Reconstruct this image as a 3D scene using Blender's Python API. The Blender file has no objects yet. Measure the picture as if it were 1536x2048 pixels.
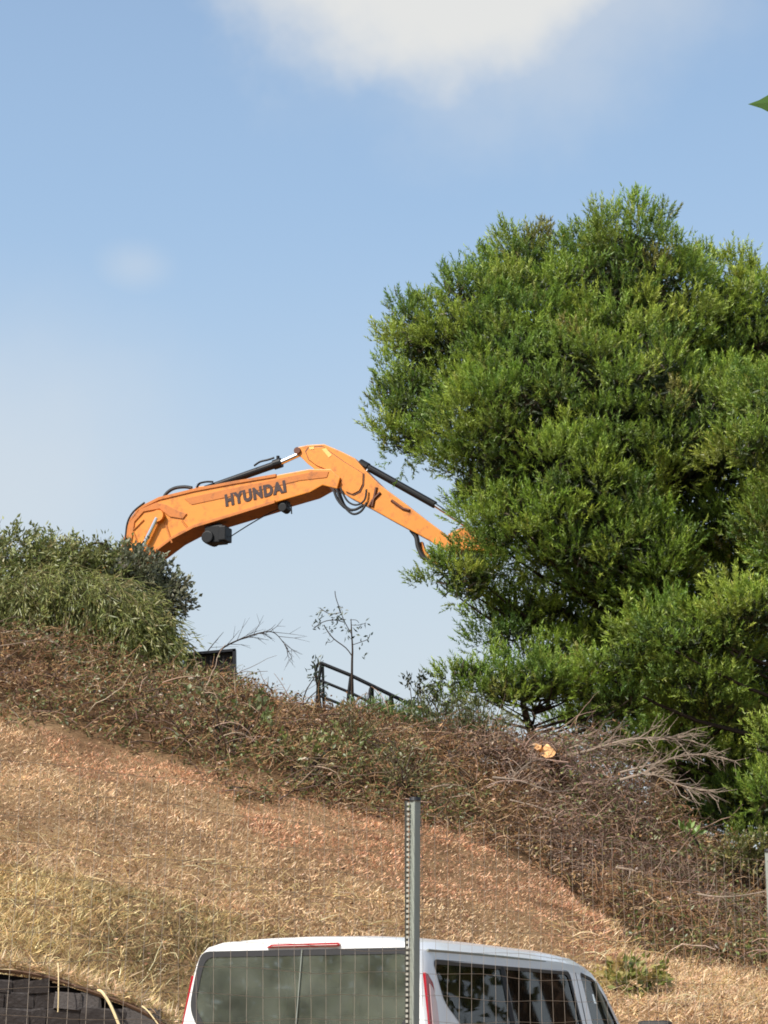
import bpy, bmesh, math, random
import numpy as np
from mathutils import Vector, Matrix

R = math.radians
random.seed(7)
rng = np.random.default_rng(11)
scene = bpy.context.scene
col = scene.collection

# ------------------------------------------------------------------ camera
CAM_Z, PITCH, FPX = 1.5, R(14.5), 4035.0       # focal length in pixels of a 1536 wide frame
cd = bpy.data.cameras.new('camera')
cd.sensor_fit = 'HORIZONTAL'
cd.sensor_width = 24.0
cd.lens = 24.0 * FPX / 1536.0
cd.clip_start = 0.1
cd.clip_end = 2000.0
cam = bpy.data.objects.new('camera', cd)
cam.location = (0, 0, CAM_Z)
cam.rotation_euler = (R(90) + PITCH, 0, 0)
col.objects.link(cam)
scene.camera = cam

# ------------------------------------------------------------------ sky, sun, exposure
SUN_EL, SUN_AZ = R(44), R(50)                  # sun behind the camera, SUN_AZ to its left
SUN_DIR = Vector((-math.sin(SUN_AZ) * math.cos(SUN_EL), -math.cos(SUN_AZ) * math.cos(SUN_EL), math.sin(SUN_EL)))
world = bpy.data.worlds.new('World')
scene.world = world
world.use_nodes = True
wn, wl = world.node_tree.nodes, world.node_tree.links
wn.clear()
def wnode(t, **kw):
    n = wn.new(t)
    for k, v in kw.items():
        setattr(n, k, v)
    return n
def wmath(op, a, b=None, c=None, clamp=False):
    n = wn.new('ShaderNodeMath'); n.operation = op; n.use_clamp = clamp
    for i, v in enumerate((a, b, c)):
        if v is None: continue
        if isinstance(v, (int, float)): n.inputs[i].default_value = v
        else: wl.new(v, n.inputs[i])
    return n.outputs[0]
sky = wnode('ShaderNodeTexSky', sky_type='NISHITA')
sky.sun_disc = False
sky.sun_elevation = SUN_EL
sky.sun_rotation = math.atan2(SUN_DIR.x, SUN_DIR.y)
sky.air_density, sky.dust_density, sky.ozone_density = 1.0, 2.2, 1.3
tc = wnode('ShaderNodeTexCoord')
sep = wnode('ShaderNodeSeparateXYZ'); wl.new(tc.outputs['Generated'], sep.inputs[0])
noi = wnode('ShaderNodeTexNoise'); noi.inputs['Scale'].default_value = 9.0; noi.inputs['Detail'].default_value = 5.0
noi.inputs['Roughness'].default_value = 0.58
wl.new(tc.outputs['Generated'], noi.inputs['Vector'])
nf = wmath('SUBTRACT', noi.outputs['Fac'], 0.5)
az = wmath('ARCTAN2', sep.outputs['X'], sep.outputs['Y'])
el = wmath('ARCSINE', sep.outputs['Z'])
def blob(a0, e0, ra, re, sharp, amp, nz):
    """a soft cloud centred on azimuth a0, elevation e0 (degrees)"""
    u = wmath('DIVIDE', wmath('SUBTRACT', az, R(a0)), R(ra))
    v = wmath('DIVIDE', wmath('SUBTRACT', el, R(e0)), R(re))
    d = wmath('SQRT', wmath('ADD', wmath('MULTIPLY', u, u), wmath('MULTIPLY', v, v)))
    d = wmath('ADD', d, wmath('MULTIPLY', nf, nz))
    m = wn.new('ShaderNodeMapRange'); m.interpolation_type = 'SMOOTHSTEP'
    m.inputs['From Min'].default_value = 1.0 + sharp; m.inputs['From Max'].default_value = 1.0 - sharp
    m.inputs['To Min'].default_value = 0.0; m.inputs['To Max'].default_value = amp
    wl.new(d, m.inputs['Value'])
    return m.outputs[0]
clouds = [blob(0.7, 31.6, 7.0, 5.0, 0.30, 0.95, 1.1), blob(3.8, 31.6, 7.4, 5.6, 0.5, 0.42, 1.3),
          blob(-7.5, 21.3, 0.8, 0.5, 0.95, 0.24, 2.0), blob(-11.5, 15.5, 4.0, 3.4, 1.0, 0.36, 1.4)]
# thin wisps all over the rest of the sky
noi2 = wnode('ShaderNodeTexNoise'); noi2.inputs['Scale'].default_value = 2.6; noi2.inputs['Detail'].default_value = 6.0
wl.new(tc.outputs['Generated'], noi2.inputs['Vector'])
mr = wn.new('ShaderNodeMapRange'); mr.interpolation_type = 'SMOOTHSTEP'
mr.inputs['From Min'].default_value = 0.52; mr.inputs['From Max'].default_value = 0.85
mr.inputs['To Max'].default_value = 0.3
wl.new(noi2.outputs['Fac'], mr.inputs['Value'])
mask = mr.outputs[0]
for c in clouds:
    mask = wmath('MAXIMUM', mask, c)
SKY_K = 0.15
EXPO = 0.45
EK = SKY_K * 2 ** EXPO
# pale haze low over the horizon
hz = wn.new('ShaderNodeMapRange'); hz.interpolation_type = 'SMOOTHSTEP'
hz.inputs['From Min'].default_value = R(52); hz.inputs['From Max'].default_value = R(4)
hz.inputs['To Min'].default_value = 0.0; hz.inputs['To Max'].default_value = 0.92
wl.new(el, hz.inputs['Value'])
mixh = wnode('ShaderNodeMix', data_type='RGBA')
wl.new(hz.outputs[0], mixh.inputs['Factor'])
wl.new(sky.outputs[0], mixh.inputs['A'])
mixh.inputs['B'].default_value = (0.42 / EK, 0.61 / EK, 0.83 / EK, 1)
hz2 = wn.new('ShaderNodeMapRange'); hz2.interpolation_type = 'SMOOTHSTEP'
hz2.inputs['From Min'].default_value = R(24); hz2.inputs['From Max'].default_value = R(6)
hz2.inputs['To Max'].default_value = 0.9
wl.new(el, hz2.inputs['Value'])
mixl = wnode('ShaderNodeMix', data_type='RGBA')
wl.new(hz2.outputs[0], mixl.inputs['Factor']); wl.new(mixh.outputs['Result'], mixl.inputs['A'])
mixl.inputs['B'].default_value = (0.67 / EK, 0.74 / EK, 0.78 / EK, 1)
mixc = wnode('ShaderNodeMix', data_type='RGBA')
wl.new(mask, mixc.inputs['Factor'])
wl.new(mixl.outputs['Result'], mixc.inputs['A'])
mixc.inputs['B'].default_value = (0.80 / EK, 0.80 / EK, 0.78 / EK, 1)
bg = wnode('ShaderNodeBackground'); bg.inputs['Strength'].default_value = SKY_K
wl.new(mixc.outputs['Result'], bg.inputs['Color'])
wo = wnode('ShaderNodeOutputWorld'); wl.new(bg.outputs[0], wo.inputs['Surface'])

sd = bpy.data.lights.new('sun', 'SUN'); sd.energy = 3.8; sd.angle = R(0.53); sd.color = (1.0, 0.95, 0.88)
sun = bpy.data.objects.new('sun', sd); col.objects.link(sun)
sun.rotation_euler = SUN_DIR.to_track_quat('Z', 'Y').to_euler()
scene.view_settings.view_transform = 'Standard'
scene.view_settings.look = 'None'
scene.view_settings.exposure = EXPO
scene.view_settings.gamma = 1.0
scene.render.film_transparent = False
scene.cycles.filter_width = 1.8
scene.cycles.max_bounces = 8
scene.cycles.transparent_max_bounces = 24

# ------------------------------------------------------------------ helpers
def at(px, py, Y):
    """world point seen at pixel (px, py) of the 1536 x 2048 photograph, Y metres ahead"""
    u, v = (px - 768) / FPX, (1024 - py) / FPX
    d = Vector((u, math.cos(PITCH) - v * math.sin(PITCH), math.sin(PITCH) + v * math.cos(PITCH)))
    return Vector((0, 0, CAM_Z)) + d * (Y / d.y)
def lin(r, g, b):
    f = lambda c: (c / 255 / 12.92) if c <= 10 else ((c / 255 + 0.055) / 1.055) ** 2.4
    return (f(r), f(g), f(b))

def mat(name, color, rough=0.6, metal=0.0, noise=0.0, nscale=20.0, bump=0.0, spec=0.5, coat=0.0, dark=None, dark_amt=0.0, dscale=4.0):
    m = bpy.data.materials.new(name); m.use_nodes = True
    nt = m.node_tree; b = nt.nodes['Principled BSDF']
    b.inputs['Roughness'].default_value = rough; b.inputs['Metallic'].default_value = metal
    b.inputs['Specular IOR Level'].default_value = spec
    b.inputs['Coat Weight'].default_value = coat
    t = nt.nodes.new('ShaderNodeTexCoord')
    n = nt.nodes.new('ShaderNodeTexNoise'); n.inputs['Scale'].default_value = nscale; n.inputs['Detail'].default_value = 5
    nt.links.new(t.outputs['Object'], n.inputs['Vector'])
    hv = nt.nodes.new('ShaderNodeMix'); hv.data_type = 'RGBA'
    c = color
    hv.inputs['A'].default_value = (c[0] * (1 - noise), c[1] * (1 - noise), c[2] * (1 - noise), 1)
    hv.inputs['B'].default_value = (min(1, c[0] * (1 + noise)), min(1, c[1] * (1 + noise)), min(1, c[2] * (1 + noise)), 1)
    nt.links.new(n.outputs['Fac'], hv.inputs['Factor'])
    out = hv.outputs['Result']
    if dark is not None:
        n2 = nt.nodes.new('ShaderNodeTexNoise'); n2.inputs['Scale'].default_value = dscale; n2.inputs['Detail'].default_value = 8
        n2.inputs['Roughness'].default_value = 0.65
        nt.links.new(t.outputs['Object'], n2.inputs['Vector'])
        r = nt.nodes.new('ShaderNodeMapRange'); r.inputs['From Min'].default_value = 0.52; r.inputs['From Max'].default_value = 0.72
        r.inputs['To Max'].default_value = dark_amt
        nt.links.new(n2.outputs['Fac'], r.inputs['Value'])
        mx = nt.nodes.new('ShaderNodeMix'); mx.data_type = 'RGBA'
        nt.links.new(r.outputs[0], mx.inputs['Factor']); nt.links.new(out, mx.inputs['A'])
        mx.inputs['B'].default_value = (*dark, 1)
        out = mx.outputs['Result']
    nt.links.new(out, b.inputs['Base Color'])
    if bump > 0:
        bp = nt.nodes.new('ShaderNodeBump'); bp.inputs['Strength'].default_value = bump; bp.inputs['Distance'].default_value = 0.02
        nt.links.new(n.outputs['Fac'], bp.inputs['Height']); nt.links.new(bp.outputs[0], b.inputs['Normal'])
    return m

def leaf_mat(name, transl=0.3, rough=0.5, gloss=0.06):
    """vertex-coloured leaf: each leaf carries its own colour"""
    m = bpy.data.materials.new(name); m.use_nodes = True
    nt = m.node_tree; nt.nodes.clear()
    a = nt.nodes.new('ShaderNodeVertexColor'); a.layer_name = 'Col'
    d = nt.nodes.new('ShaderNodeBsdfDiffuse'); nt.links.new(a.outputs['Color'], d.inputs['Color'])
    out = d.outputs[0]
    if transl > 0:
        t = nt.nodes.new('ShaderNodeBsdfTranslucent'); nt.links.new(a.outputs['Color'], t.inputs['Color'])
        mx = nt.nodes.new('ShaderNodeMixShader'); mx.inputs[0].default_value = transl
        nt.links.new(out, mx.inputs[1]); nt.links.new(t.outputs[0], mx.inputs[2]); out = mx.outputs[0]
    if gloss > 0:
        g = nt.nodes.new('ShaderNodeBsdfGlossy'); g.inputs['Roughness'].default_value = rough
        g.inputs['Color'].default_value = (0.9, 0.9, 0.9, 1)
        mx = nt.nodes.new('ShaderNodeMixShader'); mx.inputs[0].default_value = gloss
        nt.links.new(out, mx.inputs[1]); nt.links.new(g.outputs[0], mx.inputs[2]); out = mx.outputs[0]
    o = nt.nodes.new('ShaderNodeOutputMaterial'); nt.links.new(out, o.inputs['Surface'])
    return m

def tag(o, label=None, cat=None, group=None, kind=None):
    if label: o['label'] = label
    if cat: o['category'] = cat
    if group: o['group'] = group
    if kind: o['kind'] = kind
    return o
def empty(name, loc=(0, 0, 0), rz=0.0):
    o = bpy.data.objects.new(name, None); col.objects.link(o)
    o.location = loc; o.rotation_euler = (0, 0, rz); o.empty_display_size = 0.2
    return o
def link(name, me, parent=None, loc=None):
    o = bpy.data.objects.new(name, me); col.objects.link(o)
    if parent is not None:
        o.parent = parent
    if loc is not None:
        o.location = loc
    return o
def world_of(o):
    m = Matrix.LocRotScale(o.location, o.rotation_euler, None)
    return world_of(o.parent) @ m if o.parent else m
def np_mesh(name, V, F, material, C=None, parent=None, smooth=False):
    """V (n,3) array, F (m,3) or (m,4) array, C (n,3) linear colours"""
    me = bpy.data.meshes.new(name)
    V = np.asarray(V, np.float32); F = np.asarray(F, np.int32)
    k = F.shape[1]
    me.vertices.add(len(V)); me.vertices.foreach_set('co', V.ravel())
    me.loops.add(F.size); me.loops.foreach_set('vertex_index', F.ravel())
    me.polygons.add(len(F)); me.polygons.foreach_set('loop_start', np.arange(0, F.size, k, dtype=np.int32))
    me.polygons.foreach_set('loop_total', np.full(len(F), k, np.int32))
    if smooth: me.polygons.foreach_set('use_smooth', np.ones(len(F), bool))
    me.update(calc_edges=True)
    if C is not None:
        ca = me.color_attributes.new('Col', 'FLOAT_COLOR', 'POINT')
        ca.data.foreach_set('color', np.concatenate([C, np.ones((len(C), 1))], 1).astype(np.float32).ravel())
    me.materials.append(material)
    return link(name, me, parent)

class MB:
    """collects small shapes into one mesh"""
    def __init__(s): s.v, s.f = [], []
    def add(s, vs, fs):
        b = len(s.v); s.v += [tuple(v) for v in vs]; s.f += [tuple(i + b for i in f) for f in fs]; return s
    def box(s, c, size, rot=None):
        c = Vector(c); h = Vector(size) / 2
        vs = [Vector((sx * h.x, sy * h.y, sz * h.z)) for sz in (-1, 1) for sy in (-1, 1) for sx in (-1, 1)]
        if rot is not None: vs = [rot @ v for v in vs]
        return s.add([v + c for v in vs], [(0, 2, 3, 1), (4, 5, 7, 6), (0, 1, 5, 4), (2, 6, 7, 3), (0, 4, 6, 2), (1, 3, 7, 5)])
    def tube(s, pts, rad, n=8, cap=True):
        pts = [Vector(p) for p in pts]
        if not hasattr(rad, '__len__'): rad = [rad] * len(pts)
        vs, fs, up = [], [], None
        for i, p in enumerate(pts):
            t = (pts[min(i + 1, len(pts) - 1)] - pts[max(i - 1, 0)])
            t = t.normalized() if t.length > 1e-9 else Vector((0, 0, 1))
            if up is None:
                up = t.orthogonal().normalized()
            else:
                up = (up - t * up.dot(t)); up = up.normalized() if up.length > 1e-6 else t.orthogonal().normalized()
            bi = t.cross(up)
            for k in range(n):
                a = 2 * math.pi * k / n
                vs.append(p + (up * math.cos(a) + bi * math.sin(a)) * rad[i])
        for i in range(len(pts) - 1):
            for k in range(n):
                a, b = i * n + k, i * n + (k + 1) % n
                fs.append((a, b, b + n, a + n))
        if cap:
            fs.append(tuple(range(n))[::-1]); fs.append(tuple(range((len(pts) - 1) * n, len(pts) * n)))
        return s.add(vs, fs)
    def prism(s, poly, off):
        """a closed outline of 3-D points extruded by off, centred on the outline's plane"""
        n = len(poly); off = Vector(off)
        a = [Vector(p) - off / 2 for p in poly]; b = [Vector(p) + off / 2 for p in poly]
        return s.add(a + b, [tuple(range(n))[::-1], tuple(range(n, 2 * n))] + [(i, (i + 1) % n, (i + 1) % n + n, i + n) for i in range(n)])
    def build(s, name, material, parent=None, smooth=False, bevel=0.0, local=False, loc=None):
        me = bpy.data.meshes.new(name)
        vs = s.v
        if parent is not None and not local:
            inv = world_of(parent).inverted()
            vs = [inv @ Vector(v) for v in vs]
        me.from_pydata([tuple(v) for v in vs], [], s.f); me.update()
        bm = bmesh.new(); bm.from_mesh(me); bmesh.ops.recalc_face_normals(bm, faces=bm.faces)
        if bevel > 0:
            es = [e for e in bm.edges if len(e.link_faces) == 2 and e.calc_face_angle(0) > 0.5]
            bmesh.ops.bevel(bm, geom=es, offset=bevel, segments=2, profile=0.7, affect='EDGES', clamp_overlap=True)
        bm.to_mesh(me); bm.free()
        if smooth:
            me.polygons.foreach_set('use_smooth', [True] * len(me.polygons))
        me.materials.append(material)
        return link(name, me, parent, loc)

def smooth_path(pts, n=6):
    pts = [Vector(p) for p in pts]; out = []
    for i in range(len(pts) - 1):
        p0, p1, p2, p3 = pts[max(i - 1, 0)], pts[i], pts[i + 1], pts[min(i + 2, len(pts) - 1)]
        for k in range(n):
            t = k / n
            out.append(0.5 * ((2 * p1) + (p2 - p0) * t + (2 * p0 - 5 * p1 + 4 * p2 - p3) * t * t + (3 * p1 - p0 - 3 * p2 + p3) * t ** 3))
    out.append(pts[-1]); return out

def unit(a): return a / np.maximum(np.linalg.norm(a, axis=-1, keepdims=True), 1e-9)
def rand_dirs(n): return unit(rng.normal(size=(n, 3)))

def canes(p0, d0, length, rad, droop, S=4, wob=0.25):
    """many thin bending stems as three-sided tubes; returns V, F, and index of the stem of each vertex"""
    N = len(p0); pts = np.zeros((N, S + 1, 3)); pts[:, 0] = p0; d = unit(np.array(d0, float))
    tang = np.zeros_like(pts); tang[:, 0] = d
    for i in range(S):
        pts[:, i + 1] = pts[:, i] + d * (length / S)[:, None]
        d = d + rng.normal(size=(N, 3)) * wob; d[:, 2] -= droop; d = unit(d); tang[:, i + 1] = d
    ref = unit(np.cross(tang, rand_dirs(N)[:, None, :])); bi = np.cross(tang, ref)
    r = rad[:, None] * np.linspace(1, 0.35, S + 1)[None, :]
    V = np.stack([pts + (ref * math.cos(a) + bi * math.sin(a)) * r[..., None] for a in (0, 2.094, 4.189)], 2)
    base = (np.arange(N) * (S + 1) * 3)[:, None]
    F = []
    for i in range(S):
        for k in range(3):
            k2 = (k + 1) % 3
            F.append(base + np.array([[i * 3 + k, i * 3 + k2, (i + 1) * 3 + k2, (i + 1) * 3 + k]]))
    F = np.concatenate(F, 1).reshape(-1, 4)
    return V.reshape(-1, 3), F, np.repeat(np.arange(N), (S + 1) * 3), pts

def leaves(p, d, nrm, length, width, fold=0.25):
    """rhombus leaves of two triangles"""
    d = unit(d); s = unit(np.cross(d, nrm)); n = np.cross(s, d)
    L, W = length[:, None], width[:, None]
    V = np.stack([p, p + d * L * 0.45 + s * W * 0.5 + n * W * fold, p + d * L, p + d * L * 0.45 - s * W * 0.5 + n * W * fold], 1)
    b = (np.arange(len(p)) * 4)[:, None]
    F = np.concatenate([b + np.array([[0, 1, 2]]), b + np.array([[0, 2, 3]])], 1).reshape(-1, 3)
    return V.reshape(-1, 3), F, np.repeat(np.arange(len(p)), 4)

def pick_cols(n, table, jit=0.18):
    """a random natural colour for each of n pieces: table of (weight, sRGB)"""
    w = np.array([t[0] for t in table], float); w /= w.sum()
    c = np.array([lin(*t[1]) for t in table])
    k = rng.choice(len(table), n, p=w)
    return c[k] * np.clip(1 + rng.normal(size=(n, 1)) * jit, 0.45, 1.7) * (1 + rng.normal(size=(n, 3)) * 0.04)

def quads_to_tris(F): return np.concatenate([F[:, [0, 1, 2]], F[:, [0, 2, 3]]])

# ------------------------------------------------------------------ terrain
ctrl = []
def cp(px, py, Y): p = at(px, py, Y); ctrl.append((p.x, p.y, p.z))
for a in [(0, 1930, 18.9), (0, 1700, 22.5), (0, 1450, 27), (0, 1300, 31.0),
          (250, 1960, 19.6), (250, 1760, 22.3), (250, 1560, 25.8), (250, 1355, 31.0),
          (470, 1870, 21), (470, 1610, 25.6), (470, 1413, 30.6),
          (830, 1880, 22.4), (830, 1650, 26.6), (830, 1500, 31.5),
          (1200, 1900, 24.2), (1200, 1760, 28.5), (1200, 1625, 33),
          (1500, 1965, 24.5), (1500, 1870, 28), (1500, 1790, 32), (1500, 1740, 36),
          (1400, 2048, 21.2), (1250, 1985, 22.3), (1600, 2060, 21.2), (1700, 1980, 25)]:
    cp(*a)
for x, y, z in [(-4, 16.6, .2), (-2, 16.8, .2), (0, 17.5, .2), (2, 18.6, .2), (3.4, 18.4, .25), (5.5, 18.6, .4), (-6, 16.6, .2),
                (-10, 15, .2), (10, 17, .4), (-3, 12, .15), (0, 12, .15), (3, 12, .2), (-6, 8, .1), (0, 7, .05), (6, 8, .1), (0, -5, 0), (-15, -5, 0), (15, -5, 0),
                (-30, -10, 0), (30, -10, 0), (-30, 10, .2), (30, 12, .4),
                (-8, 20, 2.4), (-8, 31.5, 7.9), (-14, 21, 2.8), (-14, 32, 8.2), (-30, 24, 3.5), (-30, 34, 8.5),
                (12, 26, 2.0), (12, 36, 4.0), (25, 28, 2.0), (25, 40, 3.6),
                (-10, 36, 7.6), (-4, 36, 6.6), (0, 37, 5.9), (5, 40, 5.4), (-8, 44, 7.4), (0, 46, 6.4), (10, 48, 5.0), (-30, 46, 8), (30, 50, 4),
                (-30, 70, 7.5), (0, 70, 6.2), (30, 70, 5), (-60, 100, 7), (0, 100, 6), (60, 100, 5)]:
    ctrl.append((x, y, z))
CT = np.array(ctrl)
def tps(A, B):
    d2 = ((A[:, None, :] - B[None, :, :]) ** 2).sum(-1)
    return np.where(d2 > 1e-9, d2 * 0.5 * np.log(np.maximum(d2, 1e-9)), 0)
n_ = len(CT)
K = np.zeros((n_ + 3, n_ + 3)); K[:n_, :n_] = tps(CT[:, :2], CT[:, :2]) + np.eye(n_) * 0.02
K[:n_, n_:] = np.c_[np.ones(n_), CT[:, :2]]; K[n_:, :n_] = K[:n_, n_:].T
W_ = np.linalg.solve(K, np.r_[CT[:, 2], 0, 0, 0])
def ground(x, y):
    x, y = np.atleast_1d(np.asarray(x, float)), np.atleast_1d(np.asarray(y, float))
    xx, yy = np.clip(x, -60, 60), np.clip(y, -12, 100)
    P = np.c_[xx.ravel(), yy.ravel()]
    out = np.empty(len(P))
    for i in range(0, len(P), 20000):
        Q = P[i:i + 20000]; out[i:i + 20000] = tps(Q, CT[:, :2]) @ W_[:n_] + W_[n_] + Q @ W_[n_ + 1:]
    out += 0.05 * np.sin(P[:, 0] * 2.1 + 1.3 * np.sin(P[:, 1] * 1.1)) * np.sin(P[:, 1] * 1.7) * (P[:, 1] > 18)
    out += 0.5 * np.exp(-((P[:, 0] - 3.3) / 1.7) ** 2 - ((P[:, 1] - 31.6) / 1.8) ** 2)      # heap of cut brushwood
    return out.reshape(x.shape)
def gz(x, y): return float(ground(x, y)[0])
def hit(px, py):
    """where the line of sight through a pixel first meets the ground, searched from 18 m on"""
    Ys = np.linspace(18.3, 60, 900)
    pts = np.array([at(px, py, Y) for Y in Ys])
    g = ground(pts[:, 0], pts[:, 1])
    k = np.argmax(pts[:, 2] < g)
    return pts[k] if (pts[:, 2] < g).any() else pts[-1]
def project(P):
    P = np.asarray(P) - np.array([0, 0, CAM_Z])
    f = P[:, 1] * math.cos(PITCH) + P[:, 2] * math.sin(PITCH); u = -P[:, 1] * math.sin(PITCH) + P[:, 2] * math.cos(PITCH)
    return 768 + FPX * P[:, 0] / f, 1024 - FPX * u / f

xs = np.unique(np.r_[np.linspace(-400, -60, 10), np.linspace(-60, -14, 24), np.linspace(-14, 14, 113), np.linspace(14, 60, 24), np.linspace(60, 400, 10)])
ys = np.unique(np.r_[np.linspace(-120, -12, 6), np.linspace(-12, 15, 28), np.linspace(15, 46, 125), np.linspace(46, 100, 28), np.linspace(100, 700, 10)])
GX, GY = np.meshgrid(xs, ys)
GZ = ground(GX, GY)
far = np.maximum(0, GY - 100); GZ = GZ - far * 0.01
nx, ny = len(xs), len(ys)
idx = np.arange(nx * ny).reshape(ny, nx)
GF = np.stack([idx[:-1, :-1], idx[:-1, 1:], idx[1:, 1:], idx[1:, :-1]], -1).reshape(-1, 4)

# the edge between the mown slope and the thicket above it
edge_px = [(-80, 1425), (0, 1440), (250, 1505), (400, 1560), (560, 1598), (700, 1622), (830, 1640), (928, 1668), (1026, 1718), (1125, 1782), (1223, 1852), (1297, 1925), (1420, 1948), (1536, 1952), (1640, 1960)]
EDGE = np.array([hit(*p)[:2] for p in edge_px])
EDGE = EDGE[np.argsort(EDGE[:, 0])]
def above_edge(x, y): return y - np.interp(x, EDGE[:, 0], EDGE[:, 1])

gm = bpy.data.materials.new('dry_soil'); gm.use_nodes = True
nt = gm.node_tree; b = nt.nodes['Principled BSDF']; b.inputs['Roughness'].default_value = 0.95; b.inputs['Specular IOR Level'].default_value = 0.1
t = nt.nodes.new('ShaderNodeTexCoord')
n1 = nt.nodes.new('ShaderNodeTexNoise'); n1.inputs['Scale'].default_value = 0.7; n1.inputs['Detail'].default_value = 8; n1.inputs['Roughness'].default_value = .7
n2 = nt.nodes.new('ShaderNodeTexNoise'); n2.inputs['Scale'].default_value = 14; n2.inputs['Detail'].default_value = 8; n2.inputs['Roughness'].default_value = .75
for n in (n1, n2): nt.links.new(t.outputs['Object'], n.inputs['Vector'])
r1 = nt.nodes.new('ShaderNodeValToRGB'); r1.color_ramp.elements[0].position = .35; r1.color_ramp.elements[1].position = .68
r1.color_ramp.elements[0].color = (*lin(138, 108, 78), 1); r1.color_ramp.elements[1].color = (*lin(196, 164, 122), 1)
nt.links.new(n1.outputs['Fac'], r1.inputs[0])
r2 = nt.nodes.new('ShaderNodeValToRGB'); r2.color_ramp.elements[0].position = .3; r2.color_ramp.elements[1].position = .7
r2.color_ramp.elements[0].color = (.40, .37, .34, 1); r2.color_ramp.elements[1].color = (1, 1, 1, 1)
nt.links.new(n2.outputs['Fac'], r2.inputs[0])
mx = nt.nodes.new('ShaderNodeMix'); mx.data_type = 'RGBA'; mx.blend_type = 'MULTIPLY'; mx.inputs['Factor'].default_value = 1
nt.links.new(r1.outputs[0], mx.inputs['A']); nt.links.new(r2.outputs[0], mx.inputs['B'])
hum = nt.nodes.new('ShaderNodeVertexColor'); hum.layer_name = 'Col'      # leaf mould under thicket and trees, colour darkened for the shaded gaps
mh = nt.nodes.new('ShaderNodeMix'); mh.data_type = 'RGBA'; mh.blend_type = 'MULTIPLY'; mh.inputs['Factor'].default_value = 1
nt.links.new(mx.outputs['Result'], mh.inputs['A']); nt.links.new(hum.outputs['Color'], mh.inputs['B'])
nt.links.new(mh.outputs['Result'], b.inputs['Base Color'])
bp = nt.nodes.new('ShaderNodeBump'); bp.inputs['Strength'].default_value = .8; bp.inputs['Distance'].default_value = .06
nt.links.new(n2.outputs['Fac'], bp.inputs['Height']); nt.links.new(bp.outputs[0], b.inputs['Normal'])
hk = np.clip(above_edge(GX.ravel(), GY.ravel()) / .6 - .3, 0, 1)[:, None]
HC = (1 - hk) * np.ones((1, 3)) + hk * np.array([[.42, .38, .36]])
tag(np_mesh('hillside', np.c_[GX.ravel(), GY.ravel(), GZ.ravel()], GF, gm, C=HC, smooth=True), 'dry grassy embankment rising behind the van', None, kind='structure')

# ------------------------------------------------------------------ materials
M = {
    'orange': mat('orange_paint', lin(222, 136, 36), .45, noise=.1, nscale=5, coat=.1, dark=lin(146, 84, 36), dark_amt=.75, dscale=6),
    'orange_shade_dirt': mat('shaded_dusty_orange_paint', lin(192, 112, 38), .6, noise=.2, nscale=7, dark=lin(96, 58, 34), dark_amt=.7, dscale=6),  # dusty orange, darkened to paint in panel shading
    'orange_dk': mat('orange_paint_seam', lin(96, 50, 22), .6, noise=.15),
    'black': mat('black_paint', (.007, .008, .009), .5, noise=.3, spec=.25),
    'rubber': mat('black_rubber', (.015, .016, .017), .6, noise=.3),
    'chrome': mat('chrome', (.8, .8, .8), .18, 1.0),
    'letter': mat('lettering_black', lin(48, 18, 12), .5),
    'sticker': mat('pale_sticker', lin(235, 190, 105), .5, noise=.12),
    'glass_dk': mat('dark_glass', (.01, .014, .016), .06, noise=.2),
    'steel': mat('dark_steel', (.02, .02, .022), .5, .4, noise=.3),
    'rust': mat('rusty_dark_panel', (.025, .018, .014), .75, noise=.4, nscale=8),
    'bark': mat('pine_bark', lin(96, 78, 64), .9, noise=.4, nscale=9, bump=.6, spec=.1),
    'bark_dk': mat('dark_bark', lin(62, 52, 44), .9, noise=.35, nscale=12, bump=.5, spec=.1),
    'twig': mat('grey_dead_wood', lin(150, 134, 118), .85, noise=.25, nscale=16, spec=.1),
    'cutwood': mat('fresh_cut_wood', lin(240, 186, 128), .7, noise=.12, nscale=14, spec=.2),
    'galv': mat('galvanised_metal', lin(138, 144, 134), .6, .0, noise=.12, nscale=30),
    'wire': mat('galvanised_wire', lin(172, 158, 140), .6, .0, noise=.1),
    'teeth': mat('pale_clip_teeth', lin(186, 184, 170), .6, noise=.05),
    'cap': mat('black_plastic_cap', (.01, .01, .011), .5),
    'white': mat('white_car_paint', lin(232, 233, 230), .28, noise=.012, nscale=3, coat=.5),
    'plastic': mat('black_plastic_trim', (.012, .012, .013), .5, noise=.2),
    'red': mat('red_lens', lin(158, 14, 30), .18, noise=.1, coat=.6),
    'pinkred': mat('pale_lens', lin(214, 182, 176), .2, noise=.08, coat=.6),
    'seat': mat('seat_cloth', lin(92, 94, 92), .9, noise=.2, nscale=30),
    'interior': mat('cabin_plastic', lin(112, 112, 106), .8, noise=.1),
    'tyre': mat('tyre_rubber', (.015, .015, .015), .8, noise=.2),
    'rim': mat('steel_rim', (.45, .46, .47), .35, .8),
    'stone_a': mat('dark_wall_stone', lin(46, 40, 37), .6, noise=.35, nscale=6, bump=.3, spec=.3, dark=lin(80, 75, 72), dark_amt=.6, dscale=3),
    'stone_b': mat('grey_wall_stone', lin(84, 79, 76), .85, noise=.3, nscale=9, bump=.5, spec=.2),
    'mortar': mat('wall_core', lin(34, 29, 27), .95, noise=.3, nscale=14, spec=.1),
    'coping': mat('brown_coping', lin(104, 82, 66), .85, noise=.25, nscale=10, bump=.4, spec=.1),
    'stone_w': mat('pale_stone', lin(184, 170, 150), .85, noise=.2, nscale=8, spec=.2),
}
LEAF = leaf_mat('leaf', .32, .45, .05)
NEEDLE = leaf_mat('pine_needles', .36, .5, .035)
STRAW = leaf_mat('dry_straw', .25, .6, .02)
CANE = leaf_mat('dry_cane', 0.0, .6, .03)

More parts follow.
